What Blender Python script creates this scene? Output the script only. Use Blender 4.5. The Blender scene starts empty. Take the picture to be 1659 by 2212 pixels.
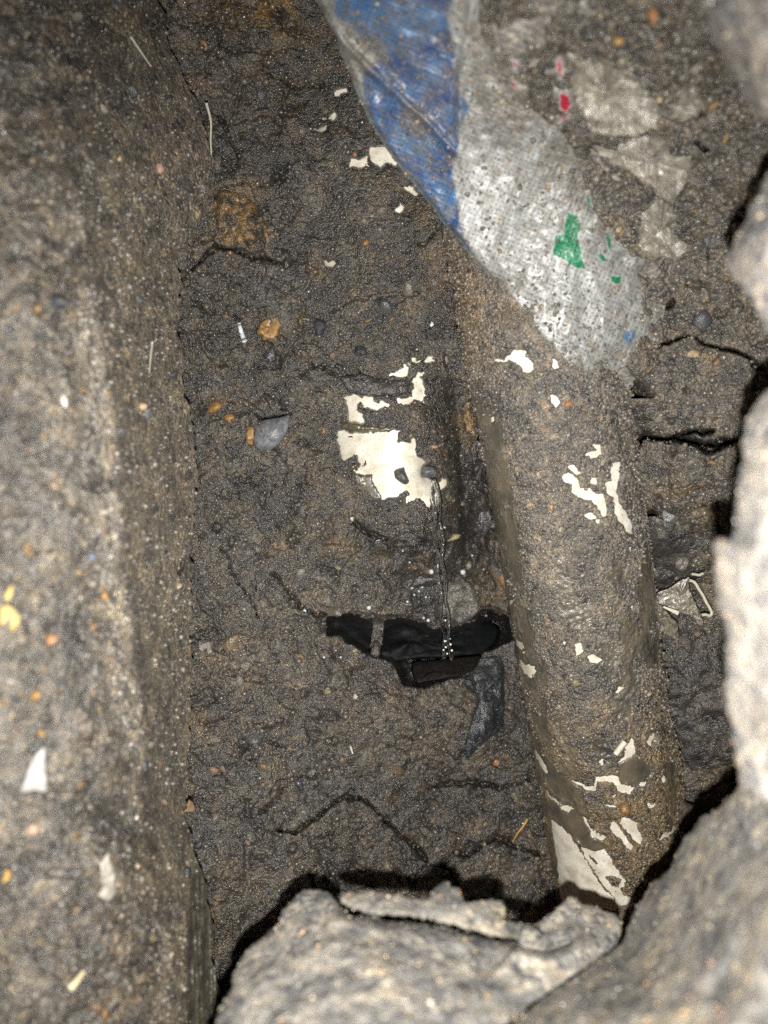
import bpy, math, random
import numpy as np
from mathutils import Matrix, Vector

# ------------------------------------------------------------------ camera, sky, flash, exposure
sc = bpy.context.scene
COL = sc.collection
F = 1671.0                       # focal length in picture units (picture 1659 x 2212 units)
CX, CY = 829.5, 1106.0
TILT = math.radians(48)          # the phone looks obliquely down into the hole
CAMW = Matrix.Translation((0, 0, 0.36)) @ Matrix.Rotation(TILT, 4, 'X')
R3 = np.array(CAMW.to_3x3()); T3 = np.array(CAMW.translation)

cd = bpy.data.cameras.new('camera'); cam = bpy.data.objects.new('camera', cd)
COL.objects.link(cam); sc.camera = cam
cam.matrix_world = CAMW
cd.sensor_fit = 'VERTICAL'; cd.sensor_height = 36.0; cd.sensor_width = 27.0
cd.lens = 36.0 * F / 2212.0
cd.clip_start = 0.005; cd.clip_end = 50
cd.dof.use_dof = True; cd.dof.focus_distance = 0.275; cd.dof.aperture_fstop = 8.2

w = bpy.data.worlds.new('World'); sc.world = w; w.use_nodes = True
wn = w.node_tree.nodes; wl = w.node_tree.links
sky = wn.new('ShaderNodeTexSky'); sky.sky_type = 'NISHITA'; sky.sun_disc = False
sky.sun_elevation = math.radians(2); sky.sun_rotation = math.radians(200)
wn['Background'].inputs['Strength'].default_value = 0.012
wl.new(sky.outputs[0], wn['Background'].inputs[0])

# the phone's own LED, 13 mm under the lens: the only lamp that lights this hole
ld = bpy.data.lights.new('phone_flash', 'SPOT'); ld.energy = 5.7; ld.shadow_soft_size = 0.0016
ld.spot_size = math.radians(128); ld.spot_blend = 1.0; ld.color = (1.0, 0.975, 0.925)
lo = bpy.data.objects.new('phone_flash', ld); COL.objects.link(lo)
lo.matrix_world = CAMW @ Matrix.Translation((0.0015, -0.0135, 0.0)) @ Matrix.Rotation(math.radians(-5), 4, 'X')

sc.view_settings.view_transform = 'Standard'; sc.view_settings.look = 'None'
sc.view_settings.gamma = 1.0; sc.view_settings.use_curve_mapping = False
sc.view_settings.exposure = 0.0
sc.cycles.max_bounces = 6; sc.cycles.diffuse_bounces = 2; sc.cycles.glossy_bounces = 2
sc.cycles.transmission_bounces = 5; sc.cycles.transparent_max_bounces = 6
sc.cycles.use_denoising = False
sc.cycles.sample_clamp_direct = 5; sc.cycles.sample_clamp_indirect = 2

rng = np.random.default_rng(11)

# ------------------------------------------------------------------ numeric helpers (all in cm, camera frame)
def cam3(px, py, D):
    return np.stack([(px - CX) / F * D, -(py - CY) / F * D, -D], -1)
def proj(p):
    D = -p[..., 2]
    return p[..., 0] / D * F + CX, -p[..., 1] / D * F + CY
def world(p):                    # cm in camera frame -> metres in the world
    return (p * 0.01) @ R3.T + T3
def _h(ix, iy, iz, s):
    n = (ix * 374761393 + iy * 668265263 + iz * 2147483647 + s * 1274126177) & 0xffffffff
    n = ((n ^ (n >> 13)) * 1274126177) & 0xffffffff
    n = (n ^ (n >> 16)) & 0xffffffff
    return n.astype(np.float64) / 4294967295.0
def vn(p, s=0):                  # value noise -1..1
    i = np.floor(p).astype(np.int64); f = p - i; f = f * f * (3 - 2 * f)
    r = 0
    for dx in (0, 1):
        wx = f[..., 0] if dx else 1 - f[..., 0]
        for dy in (0, 1):
            wy = f[..., 1] if dy else 1 - f[..., 1]
            for dz in (0, 1):
                wz = f[..., 2] if dz else 1 - f[..., 2]
                r = r + wx * wy * wz * _h(i[..., 0] + dx, i[..., 1] + dy, i[..., 2] + dz, s)
    return r * 2 - 1
def fbm(p, size, octv=4, s=0, gain=.5):
    a, t, r = 1.0, 0.0, 0.0; q = p / size
    for k in range(octv):
        r = r + a * vn(q, s + k * 17); t += a; a *= gain
        q = q * 2.03 + 13.7
    return r / t
def cells(p, size, s=0):         # cellular noise: random value of the nearest cell, distance to its border
    q = p / size; i0 = np.floor(q).astype(np.int64); f1 = np.full(q.shape[:-1], 9.0); f2 = f1.copy(); v = np.zeros_like(f1)
    for dx in (-1, 0, 1):
        for dy in (-1, 0, 1):
            for dz in (-1, 0, 1):
                a, b_, c = i0[..., 0] + dx, i0[..., 1] + dy, i0[..., 2] + dz
                px_ = a + _h(a, b_, c, s); py_ = b_ + _h(a, b_, c, s + 1); pz_ = c + _h(a, b_, c, s + 2)
                dd = np.sqrt((q[..., 0] - px_)**2 + (q[..., 1] - py_)**2 + (q[..., 2] - pz_)**2)
                n = dd < f1
                f2 = np.where(n, f1, np.minimum(f2, dd)); v = np.where(n, _h(a, b_, c, s + 3), v); f1 = np.where(n, dd, f1)
    return v, f2 - f1
def ss(x, a, b):
    t = np.clip((x - a) / (b - a), 0, 1); return t * t * (3 - 2 * t)
def lin(y, pts):
    pts = np.array(pts, float); return np.interp(y, pts[:, 0], pts[:, 1])
class RBF:
    def __init__(s, pts):
        a = np.array(pts, float); s.c = a[:, :2] / 400; n = len(a)
        d = np.linalg.norm(s.c[:, None] - s.c[None], axis=-1)
        A = np.zeros((n + 3, n + 3)); A[:n, :n] = d; A[:n, n] = 1; A[:n, n+1:] = s.c
        A[n, :n] = 1; A[n+1:, :n] = s.c.T
        s.w = np.linalg.lstsq(A, np.concatenate([a[:, 2], [0, 0, 0]]), rcond=None)[0]
    def __call__(s, px, py):
        px, py = np.broadcast_arrays(np.asarray(px, float), np.asarray(py, float))
        x = px / 400; y = py / 400; n = len(s.c)
        r = s.w[n] + s.w[n+1] * x + s.w[n+2] * y
        for k in range(n):
            r = r + s.w[k] * np.sqrt((x - s.c[k, 0])**2 + (y - s.c[k, 1])**2 + .03)
        return r
def polysd(px, py, poly):        # signed distance, + inside
    poly = np.array(poly, float); shp = px.shape; x = px.ravel(); y = py.ravel()
    out = np.full(x.shape, -99.0)
    m = (x > poly[:, 0].min() - 30) & (x < poly[:, 0].max() + 30) & (y > poly[:, 1].min() - 30) & (y < poly[:, 1].max() + 30)
    if not m.any(): return out.reshape(shp)
    X = x[m]; Y = y[m]; d = np.full(X.shape, 1e9); ins = np.zeros(X.shape, bool)
    for a, b in zip(poly, np.roll(poly, -1, 0)):
        e = b - a; L = e @ e + 1e-9
        t = np.clip(((X - a[0]) * e[0] + (Y - a[1]) * e[1]) / L, 0, 1)
        d = np.minimum(d, (X - a[0] - t * e[0])**2 + (Y - a[1] - t * e[1])**2)
        if a[1] != b[1]:
            c = ((a[1] > Y) != (b[1] > Y)) & (X < (b[0] - a[0]) * (Y - a[1]) / (b[1] - a[1]) + a[0])
            ins ^= c
    out[m] = np.where(ins, 1, -1) * np.sqrt(d)
    return out.reshape(shp)
def polys(px, py, L):
    r = np.full(px.shape, -99.0)
    for q in L: r = np.maximum(r, polysd(px, py, q))
    return r
def linesd(px, py, pts, closed=False):
    pts = np.array(pts, float); d = np.full(px.shape, 1e9)
    m = (px > pts[:, 0].min() - 30) & (px < pts[:, 0].max() + 30) & (py > pts[:, 1].min() - 30) & (py < pts[:, 1].max() + 30)
    X = px[m]; Y = py[m]; dd = np.full(X.shape, 1e9)
    for a, b in zip(pts[:-1], pts[1:]):
        e = b - a; L = e @ e + 1e-9
        t = np.clip(((X - a[0]) * e[0] + (Y - a[1]) * e[1]) / L, 0, 1)
        dd = np.minimum(dd, (X - a[0] - t * e[0])**2 + (Y - a[1] - t * e[1])**2)
    d[m] = np.sqrt(dd); return d
def cv(ox, oy, k, L):            # picture notes taken on enlarged crops -> picture units
    return [[(ox + x * k, oy + y * k) for x, y in q] for q in L]

# ------------------------------------------------------------------ mesh helpers
def make(name, V, faces, mat, parent=None, col=None, sm=None, smooth=True, center=True, kind=None, uv=None):
    """V in cm camera frame (N,3); faces: (M,3|4) int array or list of arrays"""
    if not isinstance(faces, list): faces = [faces]
    faces = [np.asarray(f) for f in faces if len(f)]
    W = world(np.asarray(V, float))
    if parent is not None: c = np.array(parent.matrix_world.translation) if parent.type == 'EMPTY' else np.array(parent['o'])
    elif center: c = W.mean(0)
    else: c = np.zeros(3)
    W = W - c
    me = bpy.data.meshes.new(name)
    me.vertices.add(len(W)); me.vertices.foreach_set('co', W.astype(np.float32).ravel())
    idx = np.concatenate([f.ravel() for f in faces]).astype(np.int32)
    cnt = np.concatenate([np.full(len(f), f.shape[1]) for f in faces]).astype(np.int32)
    st = np.concatenate([[0], np.cumsum(cnt)[:-1]]).astype(np.int32)
    me.loops.add(len(idx)); me.loops.foreach_set('vertex_index', idx)
    me.polygons.add(len(cnt)); me.polygons.foreach_set('loop_start', st)
    try: me.polygons.foreach_set('loop_total', cnt)
    except Exception: pass
    me.polygons.foreach_set('use_smooth', np.full(len(cnt), smooth))
    me.update(calc_edges=True); me.validate()
    if col is not None:
        col = np.asarray(col, float)
        if col.ndim == 1: col = np.tile(col, (len(W), 1))
        c4 = np.ones((len(W), 4), np.float32); c4[:, :3] = col[:, :3]
        a = me.attributes.new('Col', 'FLOAT_COLOR', 'POINT'); a.data.foreach_set('color', c4.ravel())
    if sm is not None:
        a = me.attributes.new('sm', 'FLOAT', 'POINT'); a.data.foreach_set('value', np.broadcast_to(sm, (len(W),)).astype(np.float32).ravel())
    if uv is not None:
        a = me.attributes.new('uvw', 'FLOAT_VECTOR', 'POINT'); a.data.foreach_set('vector', uv.astype(np.float32).ravel())
    if mat: me.materials.append(mat)
    o = bpy.data.objects.new(name, me); COL.objects.link(o)
    o['o'] = [float(x) for x in c]
    o.location = (0, 0, 0) if parent is not None else c
    if parent is not None: o.parent = parent
    if kind: o['kind'] = kind
    return o
def tag(o, label=None, cat=None, group=None, kind=None):
    if label: o['label'] = label
    if cat: o['category'] = cat
    if group: o['group'] = group
    if kind: o['kind'] = kind
    return o
def empty(name, p, label, cat, group=None):
    o = bpy.data.objects.new(name, None); COL.objects.link(o)
    o.location = world(np.array(p, float)); o.empty_display_size = .01
    o.matrix_world = Matrix.Translation(o.location)
    return tag(o, label, cat, group)
def gridfaces(nr, nc, flip=False, wrap=False):
    i = np.arange(nr - 1)[:, None]; j = np.arange(nc if wrap else nc - 1)[None]
    a = i * nc + j; b = i * nc + (j + 1) % nc; c = (i + 1) * nc + (j + 1) % nc; d = (i + 1) * nc + j
    q = np.stack([a, d, c, b] if not flip else [a, b, c, d], -1).reshape(-1, 4)
    return q
def gridnormals(P):
    du = np.gradient(P, axis=1); dv = np.gradient(P, axis=0)
    n = np.cross(dv, du); n /= np.linalg.norm(n, axis=-1, keepdims=True) + 1e-12
    n[n[..., 2] < 0] *= -1
    return n

# ------------------------------------------------------------------ materials
def mat_new(name):
    m = bpy.data.materials.new(name); m.use_nodes = True
    nt = m.node_tree; nt.nodes.clear()
    out = nt.nodes.new('ShaderNodeOutputMaterial'); b = nt.nodes.new('ShaderNodeBsdfPrincipled')
    nt.links.new(b.outputs[0], out.inputs[0])
    return m, nt, b, out
def N(nt, t, **k):
    n = nt.nodes.new(t)
    for a, v in k.items():
        if a.startswith('i_'): n.inputs[a[2:].replace('_', ' ')].default_value = v
        else: setattr(n, a, v)
    return n
def mathn(nt, op, a, b=None, c=None):
    n = nt.nodes.new('ShaderNodeMath'); n.operation = op
    for k, v in enumerate((a, b, c)):
        if v is None: continue
        if isinstance(v, (int, float)): n.inputs[k].default_value = v
        else: nt.links.new(v, n.inputs[k])
    return n.outputs[0]
def mixc(nt, f, a, b, mode='MIX'):
    n = nt.nodes.new('ShaderNodeMix'); n.data_type = 'RGBA'; n.blend_type = mode
    for s, v in ((n.inputs[0], f), (n.inputs[6], a), (n.inputs[7], b)):
        if isinstance(v, (int, float)): s.default_value = v
        elif isinstance(v, tuple): s.default_value = (*v, 1)
        else: nt.links.new(v, s)
    return n.outputs[2]
def ramp(nt, fac, stops, interp='LINEAR'):
    n = nt.nodes.new('ShaderNodeValToRGB'); cr = n.color_ramp; cr.interpolation = interp
    while len(cr.elements) < len(stops): cr.elements.new(.5)
    for e, (p, c) in zip(cr.elements, stops):
        e.position = p; e.color = (*c, 1) if isinstance(c, tuple) else (c, c, c, 1)
    nt.links.new(fac, n.inputs[0]); return n.outputs[0]
def cmcoord(nt, k=100.0):
    tc = nt.nodes.new('ShaderNodeTexCoord'); m = nt.nodes.new('ShaderNodeVectorMath'); m.operation = 'SCALE'
    m.inputs['Scale'].default_value = k; nt.links.new(tc.outputs['Object'], m.inputs[0]); return m.outputs[0]
def soil_material(name, rough=.36, grit=1.0, spec=.5, bump=1.0, coat=1.0, con=1.0):
    m, nt, b, out = mat_new(name); L = nt.links; co = cmcoord(nt)
    at = N(nt, 'ShaderNodeAttribute', attribute_name='Col'); sm = N(nt, 'ShaderNodeAttribute', attribute_name='sm')
    rough_k = mathn(nt, 'SUBTRACT', 1.0, sm.outputs['Fac'])
    wob = N(nt, 'ShaderNodeTexNoise', i_Scale=5.0, i_Detail=2.0); L.new(co, wob.inputs['Vector'])
    wv = nt.nodes.new('ShaderNodeVectorMath'); wv.operation = 'MULTIPLY_ADD'
    L.new(wob.outputs['Color'], wv.inputs[0]); wv.inputs[1].default_value = (.09, .09, .09); L.new(co, wv.inputs[2])
    v1 = N(nt, 'ShaderNodeTexVoronoi', i_Scale=13.0); L.new(wv.outputs[0], v1.inputs['Vector'])
    v2 = N(nt, 'ShaderNodeTexVoronoi', i_Scale=5.5); L.new(wv.outputs[0], v2.inputs['Vector'])
    s1 = N(nt, 'ShaderNodeSeparateColor'); L.new(v1.outputs['Color'], s1.inputs[0])
    s2 = N(nt, 'ShaderNodeSeparateColor'); L.new(v2.outputs['Color'], s2.inputs[0])
    g1 = ramp(nt, s1.outputs[0], [(0, (.5, .5, .52)), (.25, (.75, .74, .73)), (.5, (.95, .93, .9)), (.72, (1.15, 1.1, 1.02)), (.88, (1.35, 1.22, 1.0)), (.94, (1.6, 1.55, 1.4)), (.975, (1.7, 1.15, .65)), (.99, (2.6, 2.5, 2.3))], 'CONSTANT')
    g2 = ramp(nt, s2.outputs[1], [(0, (.45, .46, .5)), (.12, (.85, .84, .82)), (.5, (1.05, 1.02, .98)), (.84, (1.18, 1.12, 1.0)), (.9, (1.0, 1.0, 1.0)), (.97, (1.5, 1.4, 1.2))], 'CONSTANT')
    lg = N(nt, 'ShaderNodeTexNoise', i_Scale=1.1, i_Detail=5.0, i_Roughness=.6); L.new(co, lg.inputs['Vector'])
    lc = ramp(nt, lg.outputs[0], [(.34, (.5, .52, .56)), (.5, (.97, .96, .95)), (.66, (1.45, 1.35, 1.18))])
    c = mixc(nt, mathn(nt, 'MULTIPLY', rough_k, con), (1, 1, 1), g1); c = mixc(nt, rough_k, c, mixc(nt, 1.0, c, g2, 'MULTIPLY'))
    c = mixc(nt, 1.0, c, lc, 'MULTIPLY'); c = mixc(nt, 1.0, at.outputs['Color'], c, 'MULTIPLY')
    L.new(c, b.inputs['Base Color'])
    rn = N(nt, 'ShaderNodeTexNoise', i_Scale=3.0, i_Detail=3.0); L.new(co, rn.inputs['Vector'])
    r = mathn(nt, 'MULTIPLY_ADD', rn.outputs[0], .4, rough - .2)
    r = mathn(nt, 'ADD', r, mathn(nt, 'MULTIPLY', s1.outputs[2], .22)); L.new(r, b.inputs['Roughness'])
    b.inputs['Specular IOR Level'].default_value = spec
    b.inputs['Coat Weight'].default_value = coat; b.inputs['Coat IOR'].default_value = 1.6
    gl = N(nt, 'ShaderNodeTexNoise', i_Scale=1.7, i_Detail=3.0); L.new(co, gl.inputs['Vector'])
    L.new(mathn(nt, 'ADD', mathn(nt, 'MULTIPLY', s1.outputs[2], .35), ramp(nt, gl.outputs[0], [(.38, .06), (.66, .24)])), b.inputs['Coat Roughness'])
    hn = N(nt, 'ShaderNodeTexNoise', i_Scale=22.0, i_Detail=3.0, i_Roughness=.65); L.new(co, hn.inputs['Vector'])
    h = mathn(nt, 'MULTIPLY', v1.outputs['Distance'], -.9)
    h = mathn(nt, 'ADD', h, mathn(nt, 'MULTIPLY', v2.outputs['Distance'], -.9))
    h = mathn(nt, 'ADD', h, mathn(nt, 'MULTIPLY', s1.outputs[1], .6))
    h = mathn(nt, 'ADD', h, mathn(nt, 'MULTIPLY', hn.outputs[0], .9))
    h = mathn(nt, 'MULTIPLY', h, mathn(nt, 'MULTIPLY_ADD', rough_k, .93, .07))
    bp = N(nt, 'ShaderNodeBump'); bp.inputs['Strength'].default_value = .75 * bump; bp.inputs['Distance'].default_value = .0006 * grit
    L.new(h, bp.inputs['Height']); L.new(bp.outputs[0], b.inputs['Normal']); L.new(bp.outputs[0], b.inputs['Coat Normal'])
    return m
SOIL = soil_material('wet_soil')
CLODM = soil_material('crumbly_soil', rough=.65, spec=.3, grit=.8, coat=.15, con=.4)
MUD = soil_material('pipe_mud', rough=.34)

def grain_material(name, rough=.3, attr=True, c=(.2, .2, .2), scale=12.0, var=.5, bumpd=.0002, coat=1.0, spec=.5):
    m, nt, b, out = mat_new(name); L = nt.links; co = cmcoord(nt)
    if attr: base = N(nt, 'ShaderNodeAttribute', attribute_name='Col').outputs['Color']
    else: base = c
    n = N(nt, 'ShaderNodeTexNoise', i_Scale=scale, i_Detail=4.0, i_Roughness=.6); L.new(co, n.inputs['Vector'])
    k = ramp(nt, n.outputs[0], [(.3, 1 - var), (.7, 1 + var * .6)])
    L.new(mixc(nt, 1.0, base, k, 'MULTIPLY'), b.inputs['Base Color'])
    L.new(mathn(nt, 'MULTIPLY_ADD', n.outputs[0], .4, rough - .15), b.inputs['Roughness'])
    bp = N(nt, 'ShaderNodeBump'); bp.inputs['Strength'].default_value = .6; bp.inputs['Distance'].default_value = bumpd
    L.new(n.outputs[0], bp.inputs['Height']); L.new(bp.outputs[0], b.inputs['Normal']); L.new(bp.outputs[0], b.inputs['Coat Normal'])
    b.inputs['Specular IOR Level'].default_value = spec
    b.inputs['Coat Weight'].default_value = coat; b.inputs['Coat Roughness'].default_value = .11; b.inputs['Coat IOR'].default_value = 1.7
    return m
GRAIN = grain_material('wet_sand_grain', .3)
STONE = grain_material('wet_stone', .5, scale=6.0, var=.55, bumpd=.0006, coat=.3)
FIBRE = grain_material('plant_fibre', .5, scale=14.0, var=.3, coat=.1)
PAPER = grain_material('paper_scrap', .7, scale=5.0, var=.35, coat=.05)

def pvc_material(name, dirt=True):
    m, nt, b, out = mat_new(name); L = nt.links; co = cmcoord(nt)
    v = N(nt, 'ShaderNodeTexVoronoi', i_Scale=3.2); L.new(co, v.inputs['Vector'])
    n = N(nt, 'ShaderNodeTexNoise', i_Scale=2.2, i_Detail=5.0); L.new(co, n.inputs['Vector'])
    n2 = N(nt, 'ShaderNodeTexNoise', i_Scale=16.0, i_Detail=4.0, i_Roughness=.7); L.new(co, n2.inputs['Vector'])
    spots = ramp(nt, mathn(nt, 'ADD', v.outputs['Distance'], mathn(nt, 'MULTIPLY', n2.outputs[0], .22)), [(.19, 1.0), (.205, 0.0)])
    film = ramp(nt, mathn(nt, 'MULTIPLY', n.outputs[0], mathn(nt, 'ADD', n2.outputs[0], .5)), [(.36, 0.0), (.72, .85)])
    vs = N(nt, 'ShaderNodeTexVoronoi', i_Scale=9.0); L.new(co, vs.inputs['Vector'])
    specks = ramp(nt, mathn(nt, 'ADD', vs.outputs['Distance'], mathn(nt, 'MULTIPLY', n.outputs[0], .5)), [(.36, .8), (.4, 0.0)])
    c = mixc(nt, film, (.78, .74, .64), (.42, .36, .26)); c = mixc(nt, specks, c, (.16, .14, .10)); c = mixc(nt, mathn(nt, 'MULTIPLY', spots, .9), c, (.10, .085, .065))
    L.new(c, b.inputs['Base Color']); b.inputs['Roughness'].default_value = .38
    b.inputs['Subsurface Weight'].default_value = .0
    return m
PVC = pvc_material('white_pvc')

def sack_material():
    m, nt, b, out = mat_new('woven_sack'); L = nt.links; co = cmcoord(nt)
    at = N(nt, 'ShaderNodeAttribute', attribute_name='Col'); sm = N(nt, 'ShaderNodeAttribute', attribute_name='sm')
    uv = N(nt, 'ShaderNodeAttribute', attribute_name='uvw')
    mp = N(nt, 'ShaderNodeMapping'); mp.inputs['Rotation'].default_value = (0, 0, math.radians(24)); L.new(uv.outputs['Vector'], mp.inputs[0])
    wx = N(nt, 'ShaderNodeTexWave', wave_type='BANDS', bands_direction='X', i_Scale=2.4, i_Distortion=1.4, i_Detail=1.0); L.new(mp.outputs[0], wx.inputs[0])
    wy = N(nt, 'ShaderNodeTexWave', wave_type='BANDS', bands_direction='Y', i_Scale=2.4, i_Distortion=1.4, i_Detail=1.0); L.new(mp.outputs[0], wy.inputs[0])
    wv = mathn(nt, 'MAXIMUM', wx.outputs['Fac'], wy.outputs['Fac'])
    n = N(nt, 'ShaderNodeTexNoise', i_Scale=2.6, i_Detail=6.0, i_Roughness=.68); L.new(co, n.inputs['Vector'])
    n2 = N(nt, 'ShaderNodeTexNoise', i_Scale=9.0, i_Detail=4.0, i_Roughness=.7); L.new(co, n2.inputs['Vector'])
    weave = ramp(nt, wv, [(.3, .78), (.95, 1.1)])
    c = mixc(nt, 1.0, at.outputs['Color'], weave, 'MULTIPLY')
    d = mathn(nt, 'ADD', n.outputs[0], mathn(nt, 'MULTIPLY', n2.outputs[0], .55))
    d = mathn(nt, 'ADD', d, mathn(nt, 'MULTIPLY', sm.outputs['Fac'], .45))
    dirt = ramp(nt, d, [(.60, 0.0), (1.0, 1.0)])
    v = N(nt, 'ShaderNodeTexVoronoi', i_Scale=11.0); L.new(co, v.inputs['Vector'])
    s = N(nt, 'ShaderNodeSeparateColor'); L.new(v.outputs['Color'], s.inputs[0])
    dc = ramp(nt, s.outputs[0], [(0, (.11, .10, .09)), (.3, (.145, .132, .115)), (.6, (.18, .163, .14)), (.93, (.28, .23, .16))], 'CONSTANT')
    c = mixc(nt, mathn(nt, 'MULTIPLY', dirt, .9), c, dc)
    L.new(c, b.inputs['Base Color'])
    L.new(mathn(nt, 'MULTIPLY_ADD', n2.outputs[0], .5, .12), b.inputs['Roughness']); b.inputs['Specular IOR Level'].default_value = .6
    b.inputs['Coat Weight'].default_value = .35; b.inputs['Coat Roughness'].default_value = .3; b.inputs['Coat IOR'].default_value = 1.5
    h = mathn(nt, 'ADD', mathn(nt, 'MULTIPLY', wv, .35), mathn(nt, 'MULTIPLY', n2.outputs[0], 1.2))
    h = mathn(nt, 'ADD', h, mathn(nt, 'MULTIPLY', mathn(nt, 'MULTIPLY', v.outputs['Distance'], dirt), -.7))
    bp = N(nt, 'ShaderNodeBump'); bp.inputs['Strength'].default_value = .8; bp.inputs['Distance'].default_value = .0006
    bp.inputs['Distance'].default_value = .0004
    L.new(h, bp.inputs['Height']); L.new(bp.outputs[0], b.inputs['Normal'])
    return m
SACK = sack_material()

def film_material(name, tint=(.52, .47, .38), opacity=.42, rough=.3):
    m, nt, b, out = mat_new(name); L = nt.links; co = cmcoord(nt)
    n = N(nt, 'ShaderNodeTexNoise', i_Scale=3.0, i_Detail=6.0, i_Roughness=.6, i_Distortion=1.5); L.new(co, n.inputs['Vector'])
    mp = N(nt, 'ShaderNodeMapping'); mp.inputs['Scale'].default_value = (14, 2.0, 2.0); mp.inputs['Rotation'].default_value = (.4, .3, .9); L.new(co, mp.inputs[0])
    st = N(nt, 'ShaderNodeTexNoise', i_Scale=1.0, i_Detail=3.0); L.new(mp.outputs[0], st.inputs['Vector'])
    c = mixc(nt, ramp(nt, n.outputs[0], [(.35, 0.0), (.65, 1.0)]), tuple(x * .42 for x in tint), tint)
    c = mixc(nt, ramp(nt, st.outputs[0], [(.45, 0.0), (.7, .5)]), c, tuple(min(1, x * 1.3) for x in tint))
    L.new(c, b.inputs['Base Color']); b.inputs['Roughness'].default_value = rough
    a = ramp(nt, n.outputs[0], [(.35, opacity * .5), (.7, min(1, opacity * 1.5))])
    L.new(a, b.inputs['Alpha']); b.inputs['Coat Weight'].default_value = 1.0; b.inputs['Coat Roughness'].default_value = .26; b.inputs['Coat IOR'].default_value = 2.4
    h = mathn(nt, 'ADD', n.outputs[0], mathn(nt, 'MULTIPLY', st.outputs[0], .35))
    bp = N(nt, 'ShaderNodeBump'); bp.inputs['Strength'].default_value = 1.0; bp.inputs['Distance'].default_value = .0007; L.new(bp.outputs[0], b.inputs['Coat Normal'])
    L.new(h, bp.inputs['Height']); L.new(bp.outputs[0], b.inputs['Normal'])
    return m
FILM = film_material('clear_plastic_film')
TORN = film_material('torn_fibrous_film', (.30, .26, .19), .95, .4)

m, nt, b, out = mat_new('water'); WATER = m
b.inputs['Base Color'].default_value = (1, 1, 1, 1); b.inputs['Roughness'].default_value = .04
b.inputs['IOR'].default_value = 1.33; b.inputs['Transmission Weight'].default_value = 1.0
b.inputs['Alpha'].default_value = 1.0; b.inputs['Coat Weight'].default_value = 1; b.inputs['Coat IOR'].default_value = 2.0; b.inputs['Coat Roughness'].default_value = .06
GLINT_DROP = WATER.copy(); GLINT_DROP.name = 'glint_whitened_drop'; dn = GLINT_DROP.node_tree.nodes['Principled BSDF'].inputs; dn['Alpha'].default_value = .55; dn['Transmission Weight'].default_value = 0; dn['Base Color'].default_value = (.75, .78, .8, 1)  # milky white body painted in for the glint on each droplet
WHITE_GLINT = WATER.copy(); WHITE_GLINT.name = 'white_glint_water'; dn = WHITE_GLINT.node_tree.nodes['Principled BSDF'].inputs; dn['Transmission Weight'].default_value = 0; dn['Base Color'].default_value = (.85, .87, .88, 1)  # opaque white body stands in for sparkles of light on the water
BLACKP = grain_material('black_plastic', .5, scale=9.0, var=.6, coat=0., spec=.12)

# ------------------------------------------------------------------ traced notes
D2 = lambda L: cv(685.8, 740.6, .1984, L)
K2 = lambda L: cv(548.6, 0, .3638, L)
K3 = lambda L: cv(1055.5, 0, .3638, L)
K4 = lambda L: cv(0, 713.2, .3638, L)
K5 = lambda L: cv(548.6, 713.2, .3638, L)
K6 = lambda L: cv(1055.5, 713.2, .3638, L)
K7 = lambda L: cv(0, 1444, .3638, L)
K7b = lambda L: cv(548.6, 1444, .3638, L)
P4 = lambda L: cv(1097.2, 1481.2, .2645, L)
C1 = lambda L: cv(658.3, 1261.8, .2976, L)
C3 = lambda L: cv(1371.5, 1179.5, .1733, L)
Q5 = lambda L: cv(1179.5, 82.3, .2645, L)

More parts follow.
